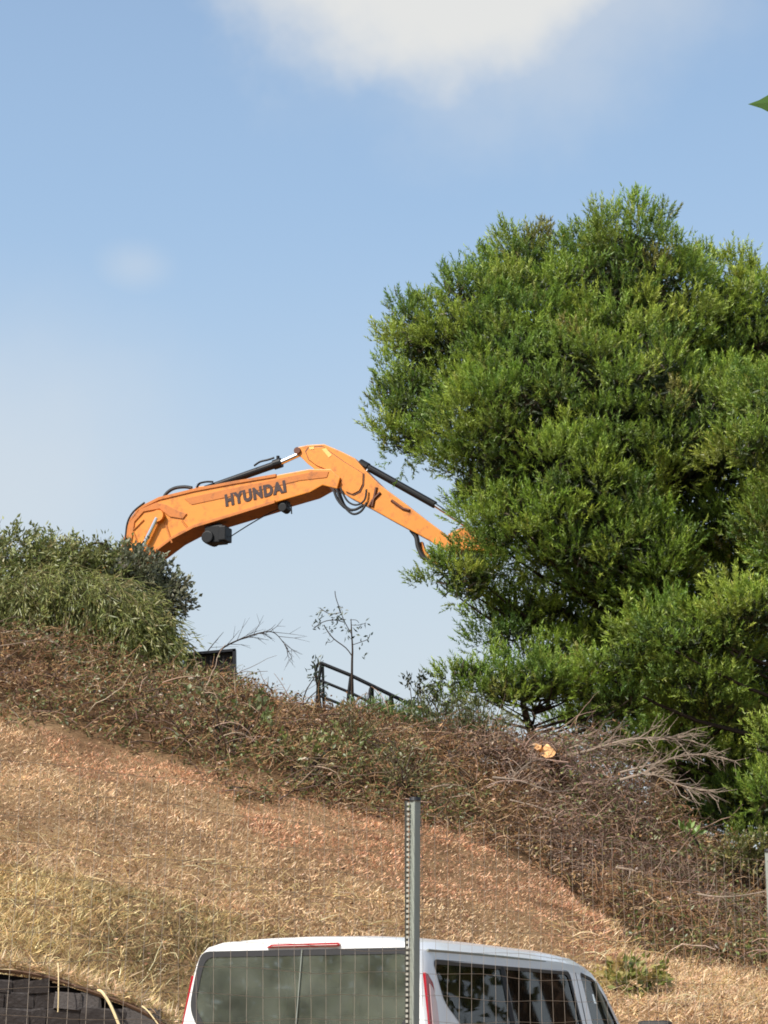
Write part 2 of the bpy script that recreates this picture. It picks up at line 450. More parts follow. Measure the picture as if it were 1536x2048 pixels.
# car glass: tinted, see-through, mirrors the surroundings at grazing angles
def car_glass(name, tint, refl, dust):
    m = bpy.data.materials.new(name); m.use_nodes = True
    nt = m.node_tree; nt.nodes.clear()
    tr = nt.nodes.new('ShaderNodeBsdfTransparent'); tr.inputs[0].default_value = (*tint, 1)
    gl = nt.nodes.new('ShaderNodeBsdfGlossy'); gl.inputs['Roughness'].default_value = .02
    df = nt.nodes.new('ShaderNodeBsdfDiffuse'); df.inputs[0].default_value = (*lin(150, 156, 140), 1)
    tcn = nt.nodes.new('ShaderNodeTexCoord'); nz = nt.nodes.new('ShaderNodeTexNoise'); nz.inputs['Scale'].default_value = 3.5; nz.inputs['Detail'].default_value = 6
    nt.links.new(tcn.outputs['Object'], nz.inputs['Vector'])
    mrn = nt.nodes.new('ShaderNodeMapRange'); mrn.inputs['From Min'].default_value = .3; mrn.inputs['From Max'].default_value = .7
    mrn.inputs['To Min'].default_value = dust * .5; mrn.inputs['To Max'].default_value = dust * 1.4
    nt.links.new(nz.outputs['Fac'], mrn.inputs['Value'])
    md = nt.nodes.new('ShaderNodeMixShader'); nt.links.new(mrn.outputs[0], md.inputs[0]); nt.links.new(tr.outputs[0], md.inputs[1]); nt.links.new(df.outputs[0], md.inputs[2])
    fr = nt.nodes.new('ShaderNodeFresnel'); fr.inputs['IOR'].default_value = refl
    mx = nt.nodes.new('ShaderNodeMixShader'); o = nt.nodes.new('ShaderNodeOutputMaterial')
    nt.links.new(fr.outputs[0], mx.inputs[0]); nt.links.new(md.outputs[0], mx.inputs[1]); nt.links.new(gl.outputs[0], mx.inputs[2])
    nt.links.new(mx.outputs[0], o.inputs['Surface'])
    return m
GLASS_REAR = car_glass('rear_window_glass', (.84, .9, .84), 1.75, .24)
GLASS = car_glass('side_window_glass', (.8, .86, .8), 1.55, .012)

# ------------------------------------------------------------------ excavator (boom lies in one upright plane)
EA, EB = 39.29, -0.364
def pe(px, py, side=0.0):
    u, v = (px - 768) / FPX, (1024 - py) / FPX
    d = Vector((u, math.cos(PITCH) - v * math.sin(PITCH), math.sin(PITCH) + v * math.cos(PITCH)))
    t = EA / (d.y - EB * d.x)
    return Vector((0, 0, CAM_Z)) + d * t + EN * side
EN = -Vector((-EB, 1, 0)).normalized()          # towards the camera
EU = Vector((1, EB, 0)).normalized()            # along the boom, to the right
foot = pe(120, 1300)
ebase = Vector((foot.x, foot.y, 0)) - EU * 1.0
ebase.z = gz(ebase.x, ebase.y)
exc = tag(empty('excavator', ebase, math.atan2(EU.y, EU.x)),
          'orange tracked excavator reaching its long boom into the pine', 'excavator')
# boom
BW = 0.56
up_e = [(108, 1268), (165, 1196), (214, 1140), (256, 1100), (264, 1074), (273, 1046), (290, 1023), (330, 1003), (400, 986), (480, 971), (563, 957), (629, 945), (672, 945), (690, 962)]
lo_e = [(684, 984), (655, 977), (630, 991), (561, 1011), (480, 1036), (400, 1060), (358, 1082), (318, 1112), (270, 1160), (215, 1225), (160, 1290), (140, 1312), (112, 1310), (100, 1285)]
boom = MB().prism([pe(*p) for p in up_e + lo_e], EN * BW).build('boom', M['orange'], exc, bevel=.018)
# welded flanges that stand proud along the upper and lower edges
for nm, e in (('flange', up_e[3:11]), ('flange', lo_e[3:9])):
    d = 7 if e is not lo_e else 0
    o = MB()
    s_ = 1 if e[0] == up_e[3] else -1
    a_ = [pe(x, y - 2 * s_) for x, y in e]; b_ = [pe(x, y + 4 * s_) for x, y in e]
    o.prism(a_ + b_[::-1], EN * (BW + .05)).build(nm, M['orange_shade_dirt'], boom, bevel=.006)
# side stiffening plate at the bend, with the cylinder boss
plate = [(282, 1050), (300, 1030), (332, 1024), (352, 1040), (378, 1044), (386, 1034), (372, 1030), (345, 1016), (325, 1012), (292, 1026), (272, 1052), (262, 1078), (276, 1090)]
MB().prism([pe(x, y, BW / 2 + .012) for x, y in plate], EN * .03).build('bend_plate', M['orange_shade_dirt'], boom, bevel=.006)
for pts in ([(342, 1050), (356, 1092)], [(376, 1048), (390, 1066)], [(276, 1062), (290, 1098)], [(300, 1046), (280, 1066)]):
    MB().tube([pe(x, y, BW / 2 + .004) for x, y in pts], .022, 6).build('weld_rib', M['orange_shade_dirt'], boom)
MB().tube([pe(332, 1040, BW / 2 + .12), pe(332, 1040, -BW / 2 - .12)], .125, 20).build('pivot_boss', M['orange'], boom)
# upper reinforcement band on the boom, shading and reflection painted into its dusty orange
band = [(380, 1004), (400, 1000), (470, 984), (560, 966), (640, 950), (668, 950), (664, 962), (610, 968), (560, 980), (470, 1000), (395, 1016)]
MB().prism([pe(x, y, BW / 2 + .004) for x, y in band], EN * .016).build('reinforcement_band', M['orange_shade_dirt'], boom, bevel=.004)
# boom cylinders either side
for s in (1, -1):
    so = s * (BW / 2 + .09)
    bc = MB().tube([pe(150, 1390, so), pe(232, 1245, so)], .095, 14).build('boom_cylinder', M['orange'], exc, smooth=False)
    MB().tube([pe(232, 1245, so), pe(330, 1044, so)], .05, 12).build('piston_rod', M['chrome'], bc)
# lettering
cu = bpy.data.curves.new('lettering', 'FONT'); cu.body = 'HYUNDAI'; cu.size = 1.0; cu.offset = .065; cu.extrude = .006; cu.space_character = 1.16
to = bpy.data.objects.new('lettering_source', cu); col.objects.link(to)
dg = bpy.context.evaluated_depsgraph_get()
lme = bpy.data.meshes.new_from_object(to.evaluated_get(dg))
bpy.data.objects.remove(to, do_unlink=True)
lv = np.array([v.co for v in lme.vertices]); lmin, lmax = lv.min(0), lv.max(0)
LA, LB = pe(463, 1020, BW / 2 + .008), pe(584, 991, BW / 2 + .008)
lx = (LB - LA).normalized(); ly = EN.cross(lx).normalized()
sx = (LB - LA).length / (lmax[0] - lmin[0]); sy = .262 / (lmax[1] - lmin[1])
inv = world_of(exc).inverted()
for v in lme.vertices:
    c = v.co
    v.co = inv @ (LA + lx * ((c.x - lmin[0]) * sx) + ly * ((c.y - lmin[1]) * sy) + EN * c.z)
lme.materials.clear(); lme.materials.append(M['letter']); lme.name = 'lettering'
tag(link('lettering', lme, boom), 'black capital letters HYUNDAI on the boom side')
# stick (arm)
AW = 0.40
arm_p = [(597, 908), (603, 899), (622, 895), (655, 893), (690, 908), (716, 921), (738, 946), (766, 974), (812, 1008), (861, 1046), (905, 1078), (925, 1098), (918, 1112), (895, 1104),
         (860, 1082), (826, 1064), (789, 1044), (743, 1018), (700, 996), (676, 972), (662, 950), (640, 946), (622, 932), (606, 916)]
arm = MB().prism([pe(*p) for p in arm_p], EN * AW).build('arm', M['orange'], exc, bevel=.018)
panel = [(618, 908), (624, 899), (652, 897), (697, 929), (736, 953), (735, 975), (728, 989), (714, 996), (700, 990), (690, 968), (676, 950), (660, 944), (640, 936), (624, 924)]
MB().prism([pe(x, y, AW / 2 + .006) for x, y in panel], EN * .012).build('seam_plate', M['orange_dk'], arm)
cx_, cy_ = 676, 944
ins = [(cx_ + (x - cx_) * .955, cy_ + (y - cy_) * .95) for x, y in panel]
sp = MB().prism([pe(x, y, AW / 2 + .012) for x, y in ins], EN * .03).build('side_plate', M['orange'], arm, bevel=.004)
MB().prism([pe(x, y, AW / 2 + .03) for x, y in [(652, 904), (660, 902), (672, 916), (666, 921)]], EN * .008).build('sticker', M['sticker'], sp)
MB().prism([pe(x, y, AW / 2 + .03) for x, y in [(626, 900), (636, 899), (637, 904), (628, 905)]], EN * .008).build('sticker', M['sticker'], sp)
MB().tube([pe(603, 907, AW / 2 + .05), pe(603, 907, -AW / 2 - .05)], .07, 14).build('pin', M['orange_dk'], arm)
MB().tube([pe(683, 966, AW / 2 - .02), pe(683, 966, -BW / 2 - .06)], .1, 16).build('pin', M['orange_dk'], arm)
for pts in ([(760, 980), (752, 1018)], [(768, 990), (752, 1006), (746, 1018)], [(790, 1006), (812, 1022), (826, 1026)]):
    MB().tube([pe(x, y, AW / 2 + .01) for x, y in pts], .03, 8).build('weld_rib', M['orange_dk'], arm)
# stick cylinder on top of the boom
sc = MB().tube([pe(407, 980), pe(560, 926)], .078, 14).tube([pe(548, 930), pe(563, 925)], .105, 14).build('stick_cylinder', M['black'], exc)
MB().tube([pe(560, 926), pe(602, 907)], .052, 14).build('piston_rod', M['chrome'], sc)
MB().tube(smooth_path([pe(430, 966, .1), pe(416, 966, .1), pe(402, 970, .1), pe(398, 980, .1)]), .022, 8).build('oil_pipe', M['black'], sc)
MB().tube(smooth_path([pe(512, 934, .1), pe(524, 926, .1), pe(540, 922, .1), pe(552, 918, .1)]), .022, 8).build('oil_pipe', M['black'], sc)
MB().prism([pe(x, y) for x, y in [(385, 992), (396, 976), (412, 974), (418, 988)]], EN * .2).build('clevis', M['orange'], boom, bevel=.01)
MB().box(pe(398, 972, .05), (.1, .1, .09)).build('valve_block', M['chrome'], sc, bevel=.01)
MB().tube([pe(556, 921, .0), pe(556, 912, .0)], .035, 8).build('oil_port', M['black'], sc)
# bucket cylinder along the arm
bc = MB().tube([pe(722, 927), pe(870, 1010)], .074, 14).tube([pe(720, 926), pe(736, 935)], .09, 12).build('bucket_cylinder', M['black'], exc)
MB().tube([pe(870, 1010), pe(945, 1060)], .045, 12).build('piston_rod', M['chrome'], bc)
MB().tube([pe(739, 941, .09), pe(733, 952, .09)], .03, 8).build('hose_clamp', M['chrome'], bc)
# hoses
def hose(pts, r, side=0.12, nm='hose'):
    return MB().tube(smooth_path([pe(x, y, side) for x, y in pts]), r, 8).build(nm, M['rubber'], exc)
hose([(326, 1003), (335, 988), (350, 978), (370, 975), (386, 977)], .036, .05)
hose([(302, 1012), (280, 1030), (268, 1052), (264, 1085)], .022, .3)
hose([(676, 985), (684, 1005), (700, 1022), (718, 1025), (735, 1016)], .028, .24)
hose([(684, 985), (694, 1012), (714, 1034), (732, 1030), (744, 1012)], .024, .3)
hose([(690, 982), (704, 1008), (722, 1016), (738, 1006), (742, 985)], .02, .26)
hose([(672, 960), (686, 990), (697, 1016), (712, 1026)], .026, .2)
hose([(826, 1062), (836, 1076), (840, 1096), (850, 1116), (866, 1126)], .05, .1)
# attachment at the end of the arm
lk = MB().prism([pe(x, y) for x, y in [(838, 1086), (846, 1084), (852, 1104), (872, 1120), (880, 1130), (866, 1130), (846, 1114)]], EN * .1).build('bucket_link', M['orange'], exc, bevel=.01)
hd = MB().prism([pe(x, y) for x, y in [(905, 1075), (930, 1062), (985, 1062), (1005, 1085), (990, 1110), (935, 1106), (910, 1100)]], EN * .62).build('felling_head', M['orange'], exc, bevel=.03)
for s in (-1, 1):
    MB().prism([pe(x, y, s * .2) for x, y in [(935, 1104), (960, 1108), (972, 1150), (955, 1190), (935, 1200), (950, 1160), (945, 1130)]], EN * .08).build('claw', M['steel'], hd, bevel=.01)
# work lamps below the boom
wl_ = MB().box(pe(437, 1073, .1), (.40, .3, .36), Matrix.Rotation(math.atan2(EU.y, EU.x), 3, 'Z')).tube([pe(426, 1080, .3), pe(426, 1080, -.1)], .13, 16).box(pe(455, 1072, .12), (.16, .34, .3), Matrix.Rotation(math.atan2(EU.y, EU.x), 3, 'Z')).build('work_lamp', M['black'], exc, bevel=.02)
MB().box(pe(437, 1052, .1), (.16, .16, .2), Matrix.Rotation(math.atan2(EU.y, EU.x), 3, 'Z')).build('bracket', M['black'], wl_)
w2 = MB().box(pe(572, 1012, .1), (.2, .2, .14), Matrix.Rotation(math.atan2(EU.y, EU.x), 3, 'Z')).tube([pe(574, 1020, .25), pe(574, 1020, .0)], .09, 12).build('work_lamp', M['black'], exc, bevel=.012)
MB().tube([pe(586, 1012, .1), pe(587, 1030, .1)], .014, 6).build('bracket', M['black'], w2)
MB().tube(smooth_path([pe(464, 1076, .1), pe(500, 1053, .1), pe(540, 1030, .1), pe(566, 1018, .1)]), .012, 6).build('lamp_cable', M['rubber'], exc)
# house, cab and tracks behind the bushes
def el_(u, s, z): return ebase + EU * u + EN * s + Vector((0, 0, z))
RZ = Matrix.Rotation(math.atan2(EU.y, EU.x), 3, 'Z')
MB().box(el_(-1.2, 0, 1.55), (4.0, 2.7, .95), RZ).build('house', M['orange'], exc, bevel=.08)
MB().box(el_(-3.0, 0, 1.6), (.9, 2.75, 1.2), RZ).build('counterweight', M['steel'], exc, bevel=.15)
cb = MB().box(el_(.0, .85, 2.2), (1.7, 1.0, 1.5), RZ).build('cab', M['black'], exc, bevel=.1)
MB().box(el_(.0, 1.352, 2.35), (1.3, .02, .9), RZ).build('window', M['glass_dk'], cb)
MB().box(el_(.855, .85, 2.35), (.02, .8, .95), RZ).build('window', M['glass_dk'], cb)
MB().tube([el_(-.8, 0, .8), el_(-.8, 0, 1.1)], .7, 20).build('turntable', M['steel'], exc)
for s in (-1, 1):
    prof = [(-2.9, .45), (-2.6, .12), (-2.3, .02), (1.1, .02), (1.4, .12), (1.7, .45), (1.4, .8), (1.0, .88), (-2.2, .88), (-2.6, .8)]
    tr_ = MB().prism([el_(u, s * 1.1, z) for u, z in prof], EN * .6).build('track', M['steel'], exc, bevel=.03)
    for k in range(5):
        MB().tube([el_(-2.2 + k * .8, s * 1.1 + .32, .42), el_(-2.2 + k * .8, s * 1.1 - .32, .42)], .22, 12).build('roller', M['black'], tr_)

# ------------------------------------------------------------------ white van
VTH = R(26.3)
vfw, vrt = Vector((math.sin(VTH), math.cos(VTH), 0)), Vector((math.cos(VTH), -math.sin(VTH), 0))
corner = at(848, 1900, 13.2)                       # rear right upper corner
vpos = Vector((corner.x, corner.y, 0)) - vrt * .86 - vfw * .2
VZ = .165
vpos.z = VZ
van = tag(empty('van', vpos, -VTH), 'white passenger van parked behind the wire fence, seen from its rear right', 'van')
prof = [(0, .26), (.55, .26), (.86, .27), (.94, .36), (.975, .6), (.985, .9), (.972, 1.15), (.925, 1.45), (.878, 1.72), (.862, 1.80), (.835, 1.865), (.775, 1.918), (.66, 1.948), (.36, 1.966), (0, 1.972)]
stations = [(0, .0), (.012, .012), (.05, .03), (.12, .03)]
ZT = [(0, 1.95), (.3, 1.972), (1.3, 1.972), (2.6, 1.958), (3.0, 1.938), (3.3, 1.885), (3.55, 1.765), (3.88, 1.5), (4.25, 1.2), (4.6, 1.1), (4.85, .98), (4.97, .72)]
def ztop(y): return float(np.interp(y, [a for a, _ in ZT], [b for _, b in ZT]))
def wscale(y): return float(np.interp(y, [0, .02, .07, .16, .5, 3.0, 4.0, 4.6, 4.97], [.955, .975, .99, .998, 1, 1, .975, .93, .80]))
LEAN = .12
def ring(y, inset=0.0):
    zt = ztop(y); out = []
    for x, z in prof:
        z2 = z if z <= 1.0 else 1.0 + (z - 1.0) * (zt - 1.0) / .972
        if zt < 1.0: z2 = min(z, 1.0) * zt if z < 1 else zt - (1.972 - z) * .05
        x2 = x * wscale(y)
        if inset:
            x2 = max(0, x2 - inset) if x > 0 else 0
            z2 = 1.1 + (z2 - 1.1) * (1 - inset / .87)
        yy = y + LEAN * (z2 - .26) * max(0, 1 - y / 1.2)
        out.append((x2, yy, z2))
    left = [(-x, y_, z) for x, y_, z in out[1:-1]][::-1]
    return out + left
def loft(ys_, inset=0.0):
    rings = [ring(y, inset) for y in ys_]; n = len(rings[0])
    m = MB(); vs = [v for r in rings for v in r]; fs = []
    for i in range(len(rings) - 1):
        for k in range(n):
            a, b2 = i * n + k, i * n + (k + 1) % n
            fs.append((a, b2, b2 + n, a + n))
    fs.append(tuple(range(n))[::-1]); fs.append(tuple(range((len(rings) - 1) * n, len(rings) * n)))
    return m.add(vs, fs)
def rounded(poly, r, n=5):
    """round the corners of a 2-D outline"""
    out = []; N = len(poly)
    for i in range(N):
        p, a, b2 = Vector(poly[i]), Vector(poly[i - 1]), Vector(poly[(i + 1) % N])
        d1, d2 = (a - p), (b2 - p)
        rr = min(r, d1.length * .45, d2.length * .45)
        s, e = p + d1.normalized() * rr, p + d2.normalized() * rr
        for k in range(n + 1):
            t = k / n
            out.append(((1 - t) ** 2 * s + 2 * t * (1 - t) * p + t * t * e))
    return [tuple(v) for v in out]
YS = [0, .012, .04, .1, .2, .4, .8, 1.3, 1.9, 2.6, 3.0, 3.15, 3.3, 3.42, 3.55, 3.7, 3.88, 4.06, 4.25, 4.45, 4.6, 4.75, 4.85, 4.93, 4.97]
body = loft(YS).build('body', M['white'], van, local=True)
inner = loft([.07, .2, .4, .8, 1.3, 1.9, 2.6, 3.0, 3.3, 3.55, 3.88, 4.2], .055).build('inner', M['interior'], None)
rear_poly = rounded([(-.79, 1.865), (.79, 1.865), (.82, 1.72), (.845, 1.5), (.70, 1.27), (-.70, 1.27), (-.845, 1.5), (-.82, 1.72)], .07)
side_polys = [rounded([(.33, 1.795), (2.74, 1.785), (2.86, 1.22), (1.0, 1.22), (.74, 1.3), (.40, 1.53)], .06),
              rounded([(2.97, 1.785), (3.26, 1.745), (3.50, 1.6), (3.86, 1.24), (3.06, 1.22)], .05)]
cut = [MB().prism([(x, 0.1, z) for x, z in rear_poly], (0, .5, 0)).build('cut', M['plastic'], None)]
for pl in side_polys:
    cut.append(MB().prism([(0, y, z) for y, z in pl], (2.6, 0, 0)).build('cut', M['plastic'], None))
cut.append(MB().prism([(x, 3.98, z) for x, z in rounded([(-.62, 1.78), (.62, 1.78), (.76, 1.24), (-.76, 1.24)], .06)], (0, 1.1, 0)).build('cut', M['plastic'], None))
for c in [inner] + cut:
    md = body.modifiers.new('b', 'BOOLEAN'); md.operation = 'DIFFERENCE'; md.solver = 'EXACT'; md.object = c
    try: md.material_mode = 'TRANSFER'
    except Exception: pass
    c.location = vpos; c.rotation_euler = (0, 0, -VTH)
bpy.context.view_layer.update()
dg = bpy.context.evaluated_depsgraph_get()
nb = bpy.data.meshes.new_from_object(body.evaluated_get(dg))
body.modifiers.clear(); body.data = nb
for c in [inner] + cut: bpy.data.objects.remove(c, do_unlink=True)
nb.polygons.foreach_set('use_smooth', [True] * len(nb.polygons))
nb.set_sharp_from_angle(angle=R(24))

def hw(y, z):
    r = ring(y); pts = [(p[2], p[0]) for p in r[:len(prof)]]
    pts = pts[4:]
    return float(np.interp(z, [a for a, _ in pts], [b2 for _, b2 in pts]))
def rear_y(z): return LEAN * (z - .26)
def sheet(pts, name, m, parent, th):
    """a thin closed pane along an outline"""
    c = sum((Vector(p) for p in pts), Vector()) / len(pts)
    n = (Vector(pts[0]) - c).cross(Vector(pts[len(pts) // 3]) - c).normalized()
    return MB().prism(pts, n * th).build(name, m, parent, local=True)
def frame(outer, innr, name, m, parent):
    n = len(outer); o = MB()
    o.add(list(outer) + list(innr), [(i, (i + 1) % n, (i + 1) % n + n, i + n) for i in range(n)])
    return o.build(name, m, parent, local=True)
def grow(pl, d):
    cx, cy = sum(p[0] for p in pl) / len(pl), sum(p[1] for p in pl) / len(pl)
    wx, wy = max(p[0] for p in pl) - min(p[0] for p in pl), max(p[1] for p in pl) - min(p[1] for p in pl)
    return [(cx + (x - cx) * (1 + 2 * d / wx), cy + (y - cy) * (1 + 2 * d / wy)) for x, y in pl]
# rear window: pane, black border and red high brake lamp
rw = sheet([(x, rear_y(z) + .004, z) for x, z in rear_poly], 'rear_window', GLASS_REAR, van, .004)
ib = grow(rear_poly, -.035)
frame([(x, rear_y(z) - .003, z) for x, z in grow(rear_poly, .008)], [(x, rear_y(z) - .002, z) for x, z in ib], 'window_seal', M['plastic'], rw)
MB().prism([(x, rear_y(z) - .006, z) for x, z in [(-.285, 1.888), (-.245, 1.908), (.25, 1.912), (.262, 1.900), (.25, 1.888)]], (0, .03, 0)).build('brake_lamp', M['red'], van, local=True)
MB().prism([(x, rear_y(z) - .018, z) for x, z in [(-.25, 1.895), (-.23, 1.899), (.25, 1.901), (.25, 1.896)]], (0, .02, 0)).build('lamp_highlight', M['pinkred'], van.children[-1], local=True)  # pale strip painted in as the highlight on the brake lamp
MB().tube([(-.02, rear_y(1.87) - .008, 1.87), (-.03, rear_y(1.27) - .008, 1.27)], .004, 6).build('glass_strip', M['galv'], rw, local=True)
MB().tube([(-.03, rear_y(1.3) - .03, 1.3), (.3, rear_y(1.33) - .03, 1.33), (.62, rear_y(1.36) - .03, 1.37)], .011, 6).build('wiper', M['plastic'], rw, local=True)
for s in (1, -1):
    for k, pl in enumerate(side_polys):
        w = sheet([(s * (hw(y, z) - .012), y, z) for y, z in pl], 'side_window' if k == 0 else 'door_window', GLASS, van, .004)
        inn = grow(pl, -.022)
        frame([(s * (hw(y, z) + .002), y, z) for y, z in grow(pl, .006)], [(s * (hw(y, z) - .005), y, z) for y, z in inn], 'window_seal', M['plastic'], w)
        if k == 1:
            MB().tube([(s * (hw(3.3, 1.72)), 3.30, 1.72), (s * (hw(3.6, 1.25)), 3.62, 1.24)], .016, 6).build('glass_divider', M['galv'], w, local=True)
        else:
            MB().tube([(s * (hw(1.5, 1.78) - .02), 1.48, 1.78), (s * (hw(1.5, 1.23) - .02), 1.52, 1.23)], .03, 6).build('inner_pillar', M['plastic'], w, local=True)
    # tail lamp wraps the rear corner
    zl = [(0.0, .98), (.12, 1.0), (.135, 1.3), (.13, 1.55), (.10, 1.65), (.045, 1.70), (.0, 1.715)]
    pts = [(s * (hw(.1, z) * .985 - .004), rear_y(z) + .02 + y, z) for y, z in zl]
    tl = MB().prism(pts, (.04, 0, 0)).build('tail_lamp', M['red'], van, local=True, bevel=.006)
    zi = [(.03, 1.02), (.10, 1.03), (.116, 1.3), (.108, 1.53), (.075, 1.62), (.03, 1.645)]
    MB().prism([(s * (hw(.1, z) * .985 + .003), rear_y(z) + .02 + y, z) for y, z in zi], (.04, 0, 0)).build('lens', M['pinkred'], tl, local=True, bevel=.004)
    # roof gutter, door seam, mirror
    MB().tube([(s * (hw(y, 1.86) + .004), y, 1.0 + (1.858 - 1.0) * (ztop(y) - 1) / .972) for y in (.3, .8, 1.5, 2.2, 2.8, 3.1)], .008, 6).build('roof_gutter', M['galv'], van, local=True)
    for y in (2.91,):
        MB().tube([(s * (hw(y, z) + .001), y - .06 * (z - 1.2), z) for z in (.5, .9, 1.2, 1.5, 1.78)], .004, 5).build('door_seam', M['plastic'], van, local=True)
    mi = MB().box((s * 1.17, 3.78, 1.30), (.26, .12, .27)).build('mirror', M['plastic'], van, local=True, bevel=.04)
    MB().tube([(s * .95, 3.8, 1.22), (s * 1.08, 3.78, 1.24)], .04, 8).build('mirror_arm', M['plastic'], mi, local=True)
    for y in (.95, 3.95):
        wh = MB().tube([(s * .80, y, .33), (s * .995, y, .33)], .33, 28).build('wheel', M['tyre'], van, local=True, bevel=.02)
        MB().tube([(s * .98, y, .33), (s * 1.0, y, .33)], .20, 20).build('rim', M['rim'], wh, local=True)
ws = sheet([(x, 3.50 + (1.80 - z) * .0 + (1.78 - z) * 1.28, z) for x, z in [(-.62, 1.77), (.62, 1.77), (.76, 1.25), (-.76, 1.25)]], 'windscreen', GLASS, van, .004)
MB().box((0, .02, .45), (1.8, .16, .3)).build('rear_bumper', M['plastic'], van, local=True, bevel=.04)
MB().box((0, 4.93, .45), (1.6, .14, .3)).build('front_bumper', M['plastic'], van, local=True, bevel=.04)
MB().box((0, 2.1, .56), (1.75, 4.0, .03)).build('cabin_floor', M['interior'], van, local=True)
MB().box((0, 4.0, 1.05), (1.6, .3, .25)).build('dashboard', M['plastic'], van, local=True, bevel=.05)
for y, xs_ in ((.95, (-.56, 0, .56)), (1.85, (-.56, 0, .56)), (2.95, (-.5, .5))):
    for x in xs_:
        st = MB().box((x, y, .9), (.48, .5, .14)).box((x, y - .26, 1.17), (.46, .13, .56)).build('seat', M['seat'], van, local=True, bevel=.05)
        MB().box((x, y - .28, 1.545), (.27, .1, .19)).build('headrest', M['seat'], st, local=True, bevel=.04)

# ------------------------------------------------------------------ wire fence
M['coping_dark'] = mat('weathered_strip', lin(62, 62, 56), .7, noise=.3)
fa, fb = at(825, 1600, 9.5), at(1538, 1702, 12.28)
fdir = Vector((fb.x - fa.x, fb.y - fa.y, 0)); FSP = fdir.length; fdir.normalize()
slope = (fb.z - fa.z) / FSP
fence = tag(empty('wire_fence', (fa.x, fa.y, gz(fa.x, fa.y))), 'galvanised wire mesh fence on notched metal posts in front of the van', 'fence')
fnrm = Vector((fdir.y, -fdir.x, 0))                # towards the camera side
def fpt(s, z): p = fa + fdir * s; return Vector((p.x, p.y, z))
for k in (-1, 0, 1):
    p = fpt(FSP * k, 0); zt = fa.z + slope * FSP * k + (0 if k >= 0 else 0)
    gb = gz(p.x, p.y) - .3
    lean = Vector((.012, 0, 0)) * (1 if k == 0 else 0)
    ang = [math.radians(a_) for a_ in (-96, -6, 84, 174)]                  # one edge of the square tube faces the road
    ring_ = [Vector((math.cos(a_), math.sin(a_), 0)) * .0265 for a_ in ang]
    lo_, hi_ = Vector((p.x, p.y, gb)) - lean, Vector((p.x, p.y, zt)) + lean
    po = MB().add([lo_ + v for v in ring_] + [hi_ + v for v in ring_], [(0, 1, 2, 3), (4, 5, 6, 7)] + [(i, (i + 1) % 4, (i + 1) % 4 + 4, i + 4) for i in range(4)]).build('post', M['galv'], fence, bevel=.005)
    tilt = Matrix.Rotation(R(-14), 3, 'Y')
    MB().tube([Vector((p.x, p.y, zt - .004)) + lean, Vector((p.x, p.y, zt + .012)) + lean], [.029, .026], 20).build('cap', M['cap'], po)
    st = MB(); th_ = MB()
    sdir = Vector((-1, -.15, 0)).normalized()
    st.box(Vector((p.x, p.y, (gb + zt) / 2)) + sdir * .03, (.016, .006, zt - gb - .01))
    z = zt - .02
    while z > gb + .3:
        th_.box(Vector((p.x, p.y, z)) + sdir * .033 - Vector((0, .004, 0)) + lean * (2 * (z - gb) / (zt - gb) - 1), (.011, .010, .0125)); z -= .0235
    if k == 1: continue
    ns_ = st.build('notched_strip', M['coping_dark'], po)
    tag(th_.build('teeth', M['teeth'], ns_), kind='stuff')
mesh = MB(); wr = .0009
s0, s1 = -FSP, FSP * 2
rows = 22
for j in range(rows):
    pts = []
    for i in range(0, 61):
        s = s0 + (s1 - s0) * i / 60
        top = fa.z + slope * s - .06
        sag = .008 * math.sin(s * 3.1 + j) + .006 * math.sin(s * 7.7 + j * 2.3)
        pts.append(fpt(s, top - j * .105 + sag))
    mesh.tube(pts, wr * 1.25, 3, cap=False)
s = s0
while s <= s1:
    top = fa.z + slope * s - .06
    pts = [fpt(s + .004 * math.sin(q * 2.1 + s * 9) + .012 * math.sin(q * .7 + s * 2.3), top - q * .23) for q in range(0, 11)]
    mesh.tube(pts, wr, 3, cap=False); s += .1
tag(mesh.build('wire_mesh', M['wire'], fence), kind='stuff')

# ------------------------------------------------------------------ dark stone retaining wall, lower left
WY = 18.0
wtop_px = [(-900, 1925), (-500, 1922), (-260, 1925), (-120, 1928), (0, 1936), (60, 1944), (110, 1956), (160, 1972), (205, 1988), (250, 2004), (285, 2020), (318, 2040), (360, 2072), (400, 2110)]
wt = [at(x, y, WY) for x, y in wtop_px]
def wtop(x): return float(np.interp(x, [p.x for p in wt], [p.z for p in wt]))
wall = tag(empty('retaining_wall', (wt[4].x, WY, .1)), 'dark stone retaining wall with curved top under dry grass, lower left corner', 'wall')
x0, x1 = wt[0].x, wt[-1].x
MB().prism([(x0, WY + .3, 0)] + [(p.x, WY + .3, p.z - .05) for p in wt] + [(x1, WY + .3, 0)], (0, .44, 0)).build('core', M['mortar'], wall)
cp_ = MB(); 
for i in range(len(wt) - 1):
    pass
cop = smooth_path([p + Vector((0, .22, -.012)) for p in wt], 4)
cm = MB(); n = len(cop)
prof_c = [(-.22, -.02), (-.235, .0), (-.22, .012), (.3, .02), (.3, -.02)]
vs = [Vector((p.x, p.y + a, p.z + c2)) for p in cop for a, c2 in prof_c]
m5 = len(prof_c)
cm.add(vs, [(i * m5 + k, i * m5 + (k + 1) % m5, (i + 1) * m5 + (k + 1) % m5, (i + 1) * m5 + k) for i in range(n - 1) for k in range(m5)])
cm.build('coping', M['coping'], wall)
protos = []
for k in range(6):
    b_ = bmesh.new(); bmesh.ops.create_cube(b_, size=1)
    bmesh.ops.bevel(b_, geom=b_.edges[:], offset=.05, segments=1, affect='EDGES')
    for v in b_.verts: v.co += Vector((random.uniform(-.07, .07), random.uniform(-.05, .05), random.uniform(-.08, .08)))
    me = bpy.data.meshes.new('stone'); b_.to_mesh(me); b_.free(); me.materials.append(M['stone_a'] if k < 4 else M['stone_b']); protos.append(me)
